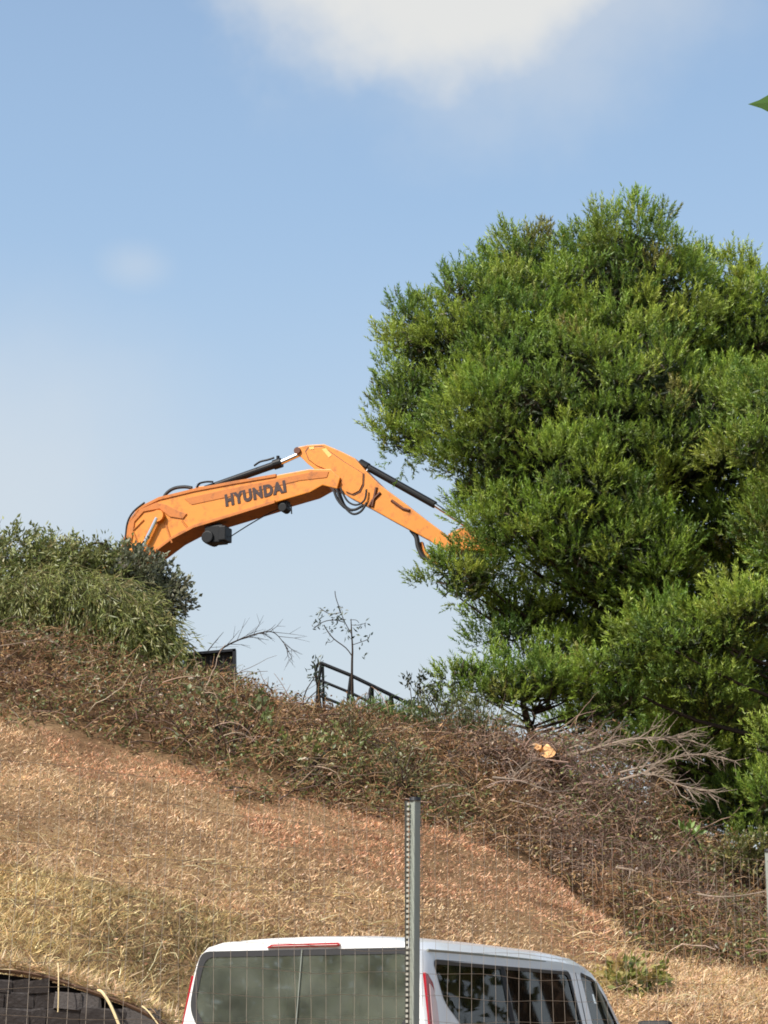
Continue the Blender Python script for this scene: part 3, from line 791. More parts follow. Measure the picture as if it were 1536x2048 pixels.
z = .25; row = 0
while z < 2.05:
    h = random.uniform(.09, .2); x = x0 + random.uniform(0, .1)
    while x < x1:
        w = random.uniform(.12, .42)
        if z + h * .5 < wtop(x + w / 2) - .06 and z > 1.3 and x + w > -9:
            o = link('stone', random.choice(protos), wall, Vector((x + w / 2, WY + .07 + random.uniform(-.015, .015), z + h / 2)) - wall.location)
            o.scale = (w * 1.03, .15, h * 1.04); o.rotation_euler = (0, random.uniform(-.09, .09), 0)
        elif z + h * .5 < wtop(x + w / 2) - .06 and x + w > -9 and z > .5:
            o = link('stone', random.choice(protos), wall, Vector((x + w / 2, WY + .07, z + h / 2)) - wall.location)
            o.scale = (w * 1.03, .15, h * 1.04)
        x += w
    z += h; row += 1

# ------------------------------------------------------------------ pine trees
def needle_mesh(P, A, L, ncol, K=19, nlen=(.06, .1), wid=.0225):
    """shoots at P along A: K slim needles round each axis"""
    N = len(P)
    P2, A2, L2, C2 = (np.repeat(a, K, 0) for a in (P, A, L, ncol))
    t = np.tile(np.linspace(.0, 1.0, K), N) + rng.normal(size=N * K) * .04
    rad = unit(np.cross(A2, rand_dirs(N * K)))
    phi = np.where(t > .85, .4, .8) + rng.normal(size=N * K) * .16
    d = A2 * np.cos(phi)[:, None] + rad * np.sin(phi)[:, None]
    base = P2 + A2 * (L2 * t)[:, None]
    nl = rng.uniform(*nlen, N * K)
    s = unit(np.cross(d, rand_dirs(N * K)))
    w = wid * rng.uniform(.7, 1.25, N * K)
    V = np.stack([base + s * w[:, None] * .5, base - s * w[:, None] * .5, base + d * nl[:, None]], 1).reshape(-1, 3)
    F = np.arange(len(V)).reshape(-1, 3)
    C = np.repeat(C2 * (.58 + .7 * t[:, None]) * np.clip(1 + rng.normal(size=(N * K, 1)) * .12, .5, 1.6), 3, 0)     # paler new growth, plus lit tips and shaded bases put into the colour
    return V, F, C

PINE_COLS = [(5, (140, 162, 60)), (4, (114, 142, 54)), (2.5, (168, 180, 74)), (2, (88, 116, 48)), (.4, (158, 140, 84))]
SHOOTS = 0
def pine(name, label, base, top, ells, dens=1.0, cols=PINE_COLS, up=.6, group=None, trunk_r=.24, fill=.3, limbs=170):
    """ells: (px, py, rx_px, ry_px, Y, density)"""
    global SHOOTS
    root = tag(empty(name, base), label, 'pine tree', group)
    E = []
    for px, py, rx, ry, Y, dn in ells:
        c = at(px, py, Y); k = Y / FPX
        E.append((np.array(c), np.array([rx * k, (rx + ry) / 2 * k, ry * k]), dn))
    P, A, L, CT_, centres = [], [], [], [], []
    for i, (c, r, dn) in enumerate(E):
        area = 4 * math.pi * ((r[0] * r[1]) ** 1.6 / 3 + (r[0] * r[2]) ** 1.6 / 3 + (r[1] * r[2]) ** 1.6 / 3) ** (1 / 1.6)
        n = int(area * 9 * dens * dn) + 4
        d = rand_dirs(n); rr = np.where(rng.random(n) < fill * .5, rng.uniform(.3, .75, n), rng.uniform(.9, 1.0, n))
        f_ = rng.normal(size=(7, 3)) * 3.2; ph = rng.uniform(0, 6.28, 7)
        rr = rr * (.93 + .26 * np.sin(d @ f_.T + ph).mean(1) * 1.6)                  # bays and bulges in the outline
        ctr = c + d * np.maximum(r - .28, r * .35) * rr[:, None]
        keep = np.ones(n, bool)
        for j, (c2, r2, _) in enumerate(E):
            if j != i: keep &= (((ctr - c2) / r2) ** 2).sum(1) > .6
        ctr, d = ctr[keep], d[keep]
        for q in range(len(ctr)):
            sp_ = .43 / math.sqrt(dens * dn)
            if len(centres) and (((np.array(centres) - ctr[q]) ** 2).sum(1) < sp_ ** 2).any(): continue
            R0 = rng.uniform(.26, .46)
            m = int(50 * (R0 / .4) ** 2)
            sd_ = rand_dirs(m); sd_[:, 2] = np.abs(sd_[:, 2]) * rng.choice([1, -1], m, p=[.82, .18])
            pos = ctr[q] + sd_ * np.array([1.05, 1.05, .8]) * R0 * (rng.random(m) ** .45)[:, None]
            ax = unit(sd_ * .55 + d[q] * .25 + np.array([0, 0, up]) + rng.normal(size=(m, 3)) * .16)
            P.append(pos); A.append(ax); L.append(rng.uniform(.16, .32, m))
            tint = pick_cols(1, cols, .10)
            CT_.append(tint * .6 + pick_cols(m, cols, .12) * .4)
            centres.append(ctr[q])
            if d[q, 2] > -.2 and rng.random() < .3:                                  # upright leader above the tuft
                n3 = rng.integers(9, 17); tt = rng.uniform(0, 1, n3); lx_ = unit(np.array([0, 0, 1.0]) + d[q] * .45 + rng.normal(size=3) * .15); hl = rng.uniform(.2, .45)
                P.append(ctr[q] + lx_ * (R0 * .5) + lx_ * (tt * hl)[:, None] + rng.normal(size=(n3, 3)) * .03)
                A.append(unit(lx_ * .9 + rng.normal(size=(n3, 3)) * .38)); L.append(rng.uniform(.12, .22, n3)); CT_.append(tint * .6 + pick_cols(n3, cols, .1) * .42)
    P, A, L, CC = np.concatenate(P), np.concatenate(A), np.concatenate(L), np.concatenate(CT_)
    SHOOTS += len(P)
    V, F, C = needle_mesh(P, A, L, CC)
    # older foliage inside the crown, coloured dark to paint in its shaded core
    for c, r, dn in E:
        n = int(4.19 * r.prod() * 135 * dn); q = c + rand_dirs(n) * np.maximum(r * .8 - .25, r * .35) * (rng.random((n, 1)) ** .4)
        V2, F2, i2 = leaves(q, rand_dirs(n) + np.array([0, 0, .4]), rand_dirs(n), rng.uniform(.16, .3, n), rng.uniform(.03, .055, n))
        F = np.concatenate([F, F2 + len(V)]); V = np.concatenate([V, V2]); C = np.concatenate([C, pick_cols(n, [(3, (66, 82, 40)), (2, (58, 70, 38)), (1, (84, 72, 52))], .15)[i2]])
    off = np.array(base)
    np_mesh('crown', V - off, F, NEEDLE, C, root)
    # trunk and limbs
    base, top = Vector(base), Vector(top)
    tp = [base + (top - base) * t + Vector((.16 * math.sin(t * 5 + 1), .12 * math.sin(t * 4), 0)) * (1 if 0 < t < 1 else .0) for t in np.linspace(0, 1, 10)]
    tp[0].z -= .3
    MB().tube(tp, [trunk_r * (1.25 - t * 1.05) for t in np.linspace(0, 1, 10)], 10).build('trunk', M['bark'], root, smooth=True)
    br = MB(); cs = np.array(centres)
    pickn = rng.choice(len(cs), min(len(cs), limbs), replace=False)
    for q in pickn:
        e = Vector(cs[q]); h = e.z - .35 * math.hypot(e.x - base.x, e.y - base.y)
        t = min(.96, max(.14, (h - base.z) / (top.z - base.z)))
        s = base + (top - base) * t
        mid = s.lerp(e, .55) + Vector((random.uniform(-.2, .2), random.uniform(-.2, .2), -.12 * (e - s).length * .5))
        r0 = .018 + .009 * (e - s).length
        br.tube(smooth_path([s, mid, e], 3), [r0 * (1 - .13 * k) for k in range(7)], 5, cap=False)
    tag(br.build('branches', M['bark_dk'], root), kind='stuff')
    return root

pb = Vector((5.0, 36.6, gz(5.0, 36.6)))
pt = at(1240, 520, 37)
pine('pine_tree', 'tall bushy green pine the excavator boom reaches into', pb, pt,
     [(1250, 650, 235, 250, 37, 1.1), (1250, 530, 150, 130, 36.6, 1.1), (1050, 550, 120, 125, 36.8, 1.1), (985, 690, 195, 180, 36.4, 1.1), (850, 690, 110, 125, 36.6, 1.1), (930, 610, 100, 90, 36.7, 1), (1150, 620, 160, 150, 36.2, 1),
      (825, 810, 112, 130, 36.4, 1.1), (1440, 680, 190, 200, 37.6, 1.1), (1540, 700, 160, 190, 38, 1), (1080, 860, 270, 190, 35.6, 1.1), (815, 885, 100, 60, 36.0, .9), (1300, 890, 250, 200, 35.6, 1.1),
      (1120, 1060, 230, 130, 35.2, 1.1), (930, 1150, 118, 85, 35.4, 1.2), (1250, 1110, 210, 140, 34.8, 1.1), (1060, 1240, 150, 80, 36.2, 1), (1440, 1020, 190, 180, 36.2, 1.1),
      (1010, 960, 170, 110, 35.4, 1), (1190, 1000, 200, 150, 34.9, 1), (1230, 780, 230, 180, 35.3, 1), (1420, 880, 170, 170, 35.4, 1), (1060, 760, 200, 150, 35.6, 1), (1490, 1620, 110, 90, 36.0, 1), (1345, 1490, 115, 75, 35.6, 1.1), (1010, 1280, 80, 50, 35.5, 1), (1110, 1310, 120, 60, 35.6, 1), (1400, 1420, 130, 60, 34.6, 1), (1150, 850, 300, 300, 37.6, .6), (1300, 1150, 260, 200, 37.4, .7), (1250, 1260, 200, 90, 36.4, 1), (1430, 1230, 170, 110, 36.8, 1), (1340, 1400, 190, 80, 37.2, .9), (1470, 1480, 150, 110, 36.4, .9), (1530, 1350, 140, 120, 36.6, .9)],
     dens=1.0)
p2b = Vector((7.6, 33.5, gz(7.6, 33.5)))
pine('pine_tree', 'lower spreading pine at the right edge in front of the tall one', p2b, at(1640, 860, 33.5),
     [(1560, 810, 130, 100, 32.8, 1.1), (1520, 900, 110, 70, 32.4, 1.1), (1400, 1280, 200, 80, 33.0, 1.1), (1520, 1230, 140, 90, 32.6, 1.1), (1270, 1330, 140, 55, 33.6, 1), (1600, 1080, 150, 110, 33.2, 1),
      (1400, 1370, 110, 45, 33.0, .9), (1650, 950, 160, 180, 34, 1)],
     dens=1.05, trunk_r=.2, limbs=36)
p3b = Vector((2.6, 34.5, gz(2.6, 34.5)))
pine('pine_tree', 'low young pine with flat branches below the tall pine, beside the railing', p3b, at(1060, 1320, 34.4),
     [(1080, 1375, 170, 60, 34.2, 1.1), (940, 1350, 85, 58, 34.2, 1.1), (1010, 1390, 110, 50, 34.0, 1), (1220, 1400, 120, 50, 34.0, 1), (920, 1410, 70, 30, 34.4, .7)],
     dens=1.5, trunk_r=.1, limbs=60)
p4b = Vector((6.6, 31.6, gz(6.6, 31.6)))
pine('pine_tree', 'small pine at the right edge beneath the big branches', p4b, at(1545, 1500, 31.8),
     [(1545, 1590, 70, 85, 31.8, 1.3), (1560, 1480, 70, 70, 32, 1.2), (1510, 1685, 80, 36, 34.5, 1.2)], dens=1.3, trunk_r=.07, limbs=14)

p5b = Vector((5.6, 40.0, gz(5.6, 40.0)))
pine('pine_tree', 'shaded pine filling the dark gap behind the big trunks', p5b, at(1360, 1330, 40),
     [(1330, 1400, 190, 90, 39.5, 1), (1490, 1430, 160, 120, 39.5, 1), (1300, 1490, 170, 70, 38.6, 1), (1440, 1560, 150, 100, 38.4, 1.1), (1180, 1440, 120, 55, 38.8, .9), (1530, 1640, 110, 90, 37.5, 1), (1390, 1640, 90, 70, 37, 1)],
     dens=.8, trunk_r=.12, limbs=50)

# ------------------------------------------------------------------ bushes on the crest
def bush(name, label, cat, base, ells, n_stem, leaf_n, cols, llen, lwid, hang=0.0, droop=.12, stem_r=.014, group=None, stem_col=(80, 66, 52), spray=.55):
    """stems rise from the base into ellipsoids of leaves; hang > 0 lets leaves and shoots trail down"""
    base = Vector(base); root = tag(empty(name, base), label, cat, group); off = np.array(base)
    E = [(np.array(at(px, py, Y)), np.array([rx, rx, ry]) * Y / FPX) for px, py, rx, ry, Y in ells]
    vol = np.array([r.prod() ** .8 for _, r in E]); vol /= vol.sum()
    P, D = [], []
    for (c, r), f in zip(E, vol):
        n = int(leaf_n * f); d = rand_dirs(n)
        rr = rng.random(n) ** .35
        P.append(c + d * r * rr[:, None]); D.append(d)
    P, D = np.concatenate(P), np.concatenate(D)
    # bunch the leaves along sprays
    ns = max(8, len(P) // 14); k = rng.integers(0, len(P), ns); s0, sd_ = P[k], unit(D[k] * .6 + rng.normal(size=(ns, 3)) * .4 + np.array([.25 * hang, -.2 * hang, .35 - hang * .9]))
    own = rng.integers(0, ns, len(P)); t = rng.uniform(0, spray, len(P))
    pp = s0[own] + sd_[own] * t[:, None] + np.array([0, 0, -1]) * (t ** 2 * hang * .8)[:, None] + rng.normal(size=P.shape) * .035
    ax = unit(sd_[own] + rng.normal(size=P.shape) * .55 + np.array([0, 0, -.5 * hang]))
    V, F, ix = leaves(pp, ax, rand_dirs(len(pp)), rng.uniform(*llen, len(pp)), rng.uniform(*lwid, len(pp)))
    tint = pick_cols(ns, cols, .12)
    C = (tint[own] * .6 + pick_cols(len(pp), cols, .2) * .4)[ix]
    np_mesh('foliage', V - off, F, LEAF, C, root)
    kk = rng.integers(0, ns, n_stem)
    st = MB()
    for q in kk:
        e = Vector(s0[q]); s = base + Vector((random.uniform(-.25, .25), random.uniform(-.25, .25), -.1))
        m = s.lerp(e, .5) + Vector((random.uniform(-.15, .15), random.uniform(-.15, .15), .15 * (e - s).length))
        st.tube(smooth_path([s, m, e], 3), [stem_r * (1.3 - .15 * i) for i in range(7)], 5, cap=False)
    tag(st.build('stems', M['bark_dk'], root), kind='stuff')
    # fine sprays
    Vc, Fc, ic, _ = canes(s0, sd_, np.full(ns, spray * .9), np.full(ns, .0075), np.full(ns, droop + hang * .25), 3, .12)
    tag(np_mesh('twigs', Vc - off, Fc, CANE, pick_cols(ns, [(1, stem_col), (1, (104, 96, 60))], .15)[ic], root), kind='stuff')
    return root
def gp(px, Y):
    x = (px - 768) / FPX * Y / math.cos(PITCH); return Vector((x, Y, gz(x, Y)))
GREEN = [(4, (132, 140, 78)), (3, (108, 118, 62)), (2, (156, 158, 98)), (1, (86, 94, 54)), (.8, (166, 150, 104))]
LIGHT = [(4, (140, 144, 76)), (3, (116, 126, 60)), (1.5, (164, 162, 102)), (1.5, (94, 104, 52)), (.8, (172, 154, 110))]
GREY = [(4, (104, 110, 80)), (3, (128, 130, 104)), (2, (80, 86, 62)), (1, (150, 146, 120))]
bush('shrub', 'dark green leafy shrub at the left edge on top of the bank', 'shrub', gp(20, 33.6),
     [(20, 1125, 100, 55, 33.4), (-80, 1160, 110, 90, 33.8), (90, 1165, 80, 60, 33.2), (30, 1205, 120, 50, 33.0)], 60, 12000, GREEN, (.06, .14), (.025, .055), hang=.25, spray=.4)
bush('shrub', 'trailing olive green shrub sweeping down the crest below the dark one', 'shrub', gp(180, 32.9),
     [(130, 1180, 110, 45, 32.6), (210, 1205, 95, 50, 32.4), (270, 1255, 70, 45, 32.2), (60, 1190, 90, 36, 32.5)], 60, 14000, LIGHT, (.08, .2), (.014, .03), hang=1.1, spray=.75, stem_col=(122, 128, 70))
bush('shrub', 'bushy green shrub in the middle of the crest mass, left of the boom foot', 'shrub', gp(160, 34.2),
     [(150, 1140, 80, 42, 34.0), (212, 1148, 66, 44, 33.8), (245, 1122, 26, 24, 33.8), (110, 1105, 40, 22, 34.2)], 40, 7000, GREEN, (.06, .13), (.025, .05), hang=.3, spray=.35)
bush('shrub', 'grey green round leaved shrub directly under the boom bend', 'shrub', gp(300, 33.6),
     [(285, 1170, 50, 50, 33.5), (325, 1200, 34, 40, 33.4), (258, 1125, 25, 22, 33.6), (352, 1195, 20, 20, 33.3)], 30, 4200, GREY, (.07, .11), (.045, .07), hang=.1, spray=.3)
bush('shrub', 'bright green trailing shrub hanging to the foot of the crest mass', 'shrub', gp(310, 32.3),
     [(310, 1285, 45, 36, 32.0), (270, 1240, 50, 36, 32.2), (340, 1312, 22, 16, 31.9)], 24, 4200, LIGHT, (.09, .16), (.02, .035), hang=1.2, spray=.6, stem_col=(120, 130, 68))
# bare dark trunk beside them
b_ = gp(345, 33.8)
tr = MB().tube(smooth_path([b_ + Vector((0, 0, -.2)), at(344, 1290, 33.8), at(341, 1240, 33.8), at(336, 1195, 33.8), at(322, 1150, 33.8)]), .05, 8).build('trunk', M['bark_dk'], None)
tr.name = 'dead_trunk'; tag(tr, 'thin dark bare trunk standing right of the grey green shrub', 'trunk')
arch = MB().tube(smooth_path([at(168, 1110, 33.6), at(178, 1092, 33.6), at(196, 1086, 33.6), at(212, 1092, 33.6), at(222, 1112, 33.6)]), .022, 6).build('arched_branch', M['bark_dk'], None)
tag(arch, 'thin dark branch arching above the left shrubs against the sky', 'branch')

# low green growth among the dry thicket
bush('shrub', 'pale leaved green weed clump in the brown thicket below the dark panel', 'weed', hit(440, 1500),
     [(430, 1450, 55, 38, 29.6), (490, 1480, 45, 28, 29.2)], 14, 700, [(2, (150, 160, 108)), (3, (108, 122, 70)), (1, (190, 196, 150))], (.08, .13), (.05, .08), hang=0)
bush('shrub', 'green leafy growth straggling through the middle of the thicket', 'weed', hit(590, 1560),
     [(560, 1530, 70, 35, 28.4), (640, 1560, 50, 28, 28.0), (700, 1540, 60, 30, 29)], 20, 1100, GREEN, (.07, .12), (.035, .06))
bush('shrub', 'small olive green mound just above the notched fence post', 'shrub', hit(810, 1600),
     [(800, 1562, 40, 28, 27.6), (700, 1490, 50, 24, 29.5)], 16, 1500, [(3, (104, 104, 58)), (2, (88, 92, 52)), (1, (126, 116, 70))], (.04, .08), (.012, .022))
bush('shrub', 'feathery green shrub in front of the black railing', 'shrub', gp(740, 33.2),
     [(735, 1452, 42, 24, 33.0), (800, 1462, 50, 22, 33.0), (712, 1438, 16, 12, 33.0), (770, 1438, 16, 12, 33.0)], 24, 4200, [(3, (104, 128, 62)), (2, (86, 112, 52)), (1, (126, 140, 78))], (.08, .15), (.014, .024), hang=-.2, spray=.3)
bush('shrub', 'olive green shrub between the railing and the low young pine', 'shrub', gp(880, 32.8),
     [(890, 1468, 62, 28, 32.6), (965, 1480, 60, 28, 32.4)], 24, 4200, [(3, (104, 112, 62)), (2, (84, 98, 52)), (1, (128, 128, 76))], (.06, .12), (.014, .024))
bush('weed', 'large leaved green and yellow weed beside the front of the van', 'weed', hit(1265, 1990),
     [(1240, 1965, 30, 26, 22.3), (1290, 1955, 40, 16, 22.4), (1262, 1985, 26, 20, 22.2)], 9, 330, [(3, (132, 138, 66)), (2, (108, 120, 56)), (3, (188, 164, 104)), (1, (160, 150, 84))], (.07, .13), (.05, .08), spray=.18)
sg = at(1382, 1700, 29.4); sg.z = gz(sg.x, sg.y)
bush('weed', 'bright green leafy sprig at the mouth of the dark hollow', 'weed', sg,
     [(1382, 1672, 10, 18, sg[1])], 4, 22, [(3, (128, 152, 78)), (1, (110, 134, 62))], (.12, .2), (.06, .09), spray=.1)
wg = at(1495, 1740, 29.8); wg.z = gz(wg.x, wg.y)
bush('weed', 'low olive weeds along the far right foot of the pines', 'weed', wg,
     [(1465, 1715, 45, 24, wg[1]), (1530, 1708, 40, 26, wg[1])], 18, 1100, [(3, (116, 116, 62)), (2, (96, 104, 54)), (1, (150, 134, 84))], (.06, .1), (.03, .05), spray=.25)
bush('weed', 'thin upright leafy weed left of the railing end', 'weed', gp(628, 33.4),
     [(618, 1318, 12, 12, 33.4), (630, 1350, 12, 22, 33.4), (634, 1375, 9, 16, 33.4)], 5, 60, [(3, (62, 76, 62)), (1, (84, 96, 78))], (.08, .13), (.035, .05), spray=.2)
bush('weed', 'dark sparse bush between the railing and the pines on the skyline', 'weed', gp(850, 34.4),
     [(835, 1385, 24, 22, 34.4), (880, 1400, 30, 26, 34.4), (806, 1358, 10, 10, 34.4)], 16, 380, [(3, (66, 74, 58)), (1, (90, 96, 72))], (.06, .11), (.03, .05), spray=.25)

# slender sapling on the skyline
sb = gp(706, 34.6)
sap = tag(empty('sapling', sb), 'slender sapling with few leaves standing behind the railing', 'tree')
def W(px, py, Y=34.6): return at(px, py, Y)
MB().tube(smooth_path([sb + Vector((0, 0, -.2)), W(704, 1340), W(705, 1300), W(703, 1262), W(702, 1238)]), [.026 - .0008 * i for i in range(25)], 6).build('trunk', M['bark_dk'], sap)
sb_ = MB()
for pts, r in (([(704, 1312), (692, 1296), (668, 1278), (655, 1262), (648, 1250)], .016), ([(703, 1268), (690, 1245), (682, 1225), (672, 1196), (670, 1182)], .012), ([(704, 1290), (722, 1284), (736, 1278), (740, 1268)], .01),
               ([(703, 1250), (718, 1250), (732, 1246)], .008), ([(668, 1278), (662, 1284), (652, 1284)], .008), ([(690, 1245), (668, 1240), (646, 1244), (628, 1256)], .012), ([(682, 1225), (660, 1228), (640, 1216)], .01), ([(700, 1240), (712, 1240), (718, 1246)], .008)):
    sb_.tube(smooth_path([W(*p) for p in pts], 3), r * .62, 5)
sb_.build('branches', M['bark_dk'], sap)
lp = [(632, 1238), (628, 1252), (638, 1246), (644, 1256), (640, 1232), (650, 1222), (655, 1228), (662, 1234), (672, 1234), (678, 1244), (668, 1246), (684, 1234), (676, 1220), (690, 1256), (692, 1262), (655, 1264), (664, 1262), (660, 1284), (718, 1252), (716, 1268), (728, 1248), (722, 1290), (738, 1276), (700, 1276), (726, 1316), (694, 1268), (690, 1222), (678, 1212), (640, 1244), (634, 1226), (670, 1252), (686, 1240)]
lpos = np.array([W(x + random.uniform(-6, 6), y + random.uniform(-6, 6)) for x, y in lp for _ in range(4)])
V, F, ix = leaves(lpos, rand_dirs(len(lpos)), rand_dirs(len(lpos)), rng.uniform(.06, .13, len(lpos)), rng.uniform(.02, .042, len(lpos)))
np_mesh('leaves', V - np.array(sb), F, LEAF, pick_cols(len(lpos), [(2, (74, 88, 76)), (1, (104, 112, 92))])[ix], sap)

# bare branches, cut log, dark panel and pale stones
def bare_branch(label, pts, r, twigs, seed, m='twig', name='bare_branch', group=None):
    rd = random.Random(seed); P = [Vector(p) for p in pts]
    root = tag(empty(name, P[0]), label, 'branch', group)
    path = smooth_path(P, 5); n = len(path)
    MB().tube(path, [.75 * r * (1 - .7 * i / (n - 1)) for i in range(n)], 6).build('main_stem', M[m], root)
    o = MB()
    for k in range(twigs * 2):
        i = rd.randrange(n // 5, n - 1); s = path[i]; d = (path[min(i + 1, n - 1)] - path[i - 1]).normalized()
        q = Vector((rd.gauss(0, 1), rd.gauss(0, 1), rd.gauss(0, .8))).normalized()
        d2 = (d * .9 + q * .75).normalized(); L = rd.uniform(.2, .6)
        e1 = s + d2 * L * .5; e2 = e1 + (d2 + Vector((rd.gauss(0, .3), rd.gauss(0, .3), rd.gauss(0, .3)))).normalized() * L * .5
        o.tube([s, e1, e2], [r * .27, r * .19, r * .08], 4, cap=False)
        e3 = e1 + (d2 + Vector((rd.gauss(0, .7), rd.gauss(0, .7), rd.gauss(0, .7)))).normalized() * L * .4
        o.tube([e1, e3], [r * .2, r * .08], 4, cap=False)
    o.build('twigs', M[m], root)
    return root
bare_branch('bare dead branch rising over the dark panel against the sky', [at(*p, 33.2) for p in [(430, 1310), (452, 1292), (490, 1275), (530, 1264), (552, 1268), (576, 1298)]], .022, 12, 3, 'bark_dk')
bare_branch('short dead stick leaning beside the dark panel', [at(*p, 33.1) for p in [(408, 1312), (425, 1290), (447, 1264)]], .016, 1, 4, 'bark_dk')
bare_branch('large pale dead branch spreading right from the cut log', [at(*p, Y) for p, Y in [((1130, 1512), 31.2), ((1190, 1498), 31.0), ((1250, 1480), 30.8), ((1320, 1475), 30.6), ((1390, 1482), 30.6)]], .03, 26, 5)
bare_branch('pale dead branch with many twigs under the big pines', [at(*p, Y) for p, Y in [((1240, 1560), 30.2), ((1300, 1548), 30.0), ((1360, 1570), 29.9), ((1420, 1585), 29.8)]], .028, 26, 6)
bare_branch('long dead branch slanting over the thicket left of the hollow', [at(*p, Y) for p, Y in [((1240, 1545), 30.3), ((1300, 1530), 30.2), ((1380, 1510), 30.2), ((1450, 1515), 30.2)]], .024, 22, 8)
bare_branch('pale arched dead branch left of the cut log', [at(*p, Y) for p, Y in [((1000, 1590), 29.5), ((1030, 1550), 29.6), ((1060, 1525), 29.8), ((1085, 1518), 30)]], .018, 6, 9)
bare_branch('straight pale dead stick lying below the cut log', [at(*p, Y) for p, Y in [((985, 1555), 29.3), ((1040, 1562), 29.3), ((1105, 1585), 29.2)]], .026, 5, 10)
bare_branch('pale dead stick lying lowest on the thicket right of the post', [at(*p, Y) for p, Y in [((1020, 1600), 28.9), ((1070, 1612), 28.8), ((1115, 1628), 28.7)]], .018, 4, 12)
bare_branch('dark broken limb poking out of the thicket near the young pine', [at(*p, Y) for p, Y in [((898, 1502), 30.2), ((908, 1530), 29.9), ((930, 1560), 29.6), ((950, 1590), 29.3)]], .04, 3, 11, 'bark_dk')
bare_branch('grey dead branch lying on the upper left thicket', [at(*p, Y) for p, Y in [((80, 1340), 29.6), ((130, 1362), 29.5), ((200, 1374), 29.4), ((226, 1400), 29.0)]], .022, 9, 14)
bare_branch('long pale dead stick on the thicket at the far right', [at(*p, Y) for p, Y in [((1395, 1788), 26.0), ((1440, 1794), 25.9), ((1490, 1790), 25.9), ((1545, 1780), 25.8)]], .018, 5, 15)
bare_branch('short pale stick lying in the thicket above the weed by the van', [at(*p, Y) for p, Y in [((1232, 1735), 26.6), ((1255, 1738), 26.5), ((1272, 1742), 26.4)]], .022, 1, 16)
# freshly cut log
lg = tag(empty('cut_log', at(1094, 1506, 30.6)), 'freshly cut log with a bright orange sawn face below the young pine', 'log')
ax_ = Vector((-.25, -.93, .25)).normalized(); lc_ = at(1096, 1504, 30.6)
def chunk(o, c, ax, r, rr, L, n=11):
    ax = ax.normalized(); u = ax.orthogonal().normalized(); w = ax.cross(u); rnd = random.Random(rr)
    k = [r * rnd.uniform(.72, 1.2) for _ in range(n)]
    ring_ = [c + (u * math.cos(6.283 * i / n) + w * math.sin(6.283 * i / n)) * k[i] + ax * rnd.uniform(-.03, .03) for i in range(n)]
    return o.add(ring_ + [p - ax * L for p in ring_], [tuple(range(n))] + [(i, (i + 1) % n, (i + 1) % n + n, i + n) for i in range(n)] + [tuple(range(n, 2 * n))[::-1]])
chunk(MB(), lc_, ax_, .125, 3, .9).build('stem', M['bark'], lg)
chunk(MB(), lc_ + ax_ * .015, ax_, .118, 3, .05).build('sawn_face', M['cutwood'], lg)
chunk(MB(), at(1076, 1494, 30.6) + ax_ * .02, ax_, .05, 5, .3).build('side_stub', M['cutwood'], lg)
# pale broken stub and stones
for lab, px, py, r in (('small pale stone on the crest below the dark panel', 392, 1378, .05), ('pale stone in the thicket left of the weed clump', 388, 1410, .045), ('pale broken stone below the cut log', 1070, 1538, .06), ('pale flat stone at the edge of the thicket left of the post', 612, 1575, .05),
                     ('tiny pale stone near the left edge of the thicket', 8, 1291, .04)):
    p = hit(px, py); b_ = bmesh.new(); bmesh.ops.create_icosphere(b_, subdivisions=2, radius=r * .68)
    for v in b_.verts: v.co *= 1 + random.uniform(-.32, .32); v.co.z *= .6; v.co.x *= 1.3
    me = bpy.data.meshes.new('stone'); b_.to_mesh(me); b_.free(); me.materials.append(M['stone_w'])
    q = Vector(p) + Vector((0, -.45, .32)) if py < 1600 else Vector(p)
    tag(link('stone', me, None, q), lab, 'stone')
# dark panel
dp = tag(empty('steel_panel', gp(425, 33.0)), 'dark rusty steel panel sticking up from the thicket on the crest', 'panel')
MB().prism([at(*p, 33.0) for p in [(372, 1309), (470, 1301), (471, 1400), (372, 1400)]], (0, .08, 0)).build('plate', M['rust'], dp)
MB().prism([at(*p, 32.95) for p in [(368, 1308), (472, 1299), (472, 1304), (368, 1313)]], (0, .2, 0)).build('top_edge', M['steel'], dp)
MB().prism([at(*p, 32.95) for p in [(466, 1300), (472, 1300), (473, 1400), (467, 1400)]], (0, .2, 0)).build('side_edge', M['steel'], dp)
for x in (395, 420, 445):
    MB().prism([at(*p, 32.94) for p in [(x, 1312), (x + 4, 1312), (x + 4, 1400), (x, 1400)]], (0, .05, 0)).build('rib', M['rust'], dp)

# ------------------------------------------------------------------ black railing behind the crest
rl_px = [(641, 1326), (700, 1350), (741, 1370), (780, 1389), (818, 1407), (862, 1428)]
RY0, RY1 = 35.6, 35.2
rails = tag(empty('railing', gp(641, 35.6)), 'black metal railing running downhill behind the crest', 'railing')
def ry(px): return RY0 + (RY1 - RY0) * (px - 641) / 220
def rp(px, dy): y = np.interp(px, [a for a, _ in rl_px], [b2 for _, b2 in rl_px]); return at(px, y + dy, ry(px))
for dy, nm, r in ((0, 'top_rail', .034), (35, 'middle_rail', .026), (66, 'bottom_rail', .026)):
    MB().tube([rp(px, dy) for px in (641, 656, 700, 741, 780, 818, 862, 900)], r, 8).build(nm, M['black'], rails)
for i, px in enumerate((641, 700, 741, 780, 818, 862)):
    po = MB()
    w = 6 if i else 9
    top = rp(px + 2, 0)
    po.tube([top, rp(px - w * .5, 40), rp(px - w, 110)], .03, 8)
    po.build('post', M['black'], rails)
    po2 = MB().tube([rp(px + 4, 1) + Vector((0, .15, 0)), rp(px + 5, 40) + Vector((0, .2, 0)), rp(px + 7, 110) + Vector((0, .25, 0))], .024, 8).build('brace', M['black'], rails)
MB().tube(smooth_path([rp(643, 0), rp(635, 3), rp(632, 25), rp(638, 60), rp(641, 100)]), .026, 8).build('end_loop', M['black'], rails)

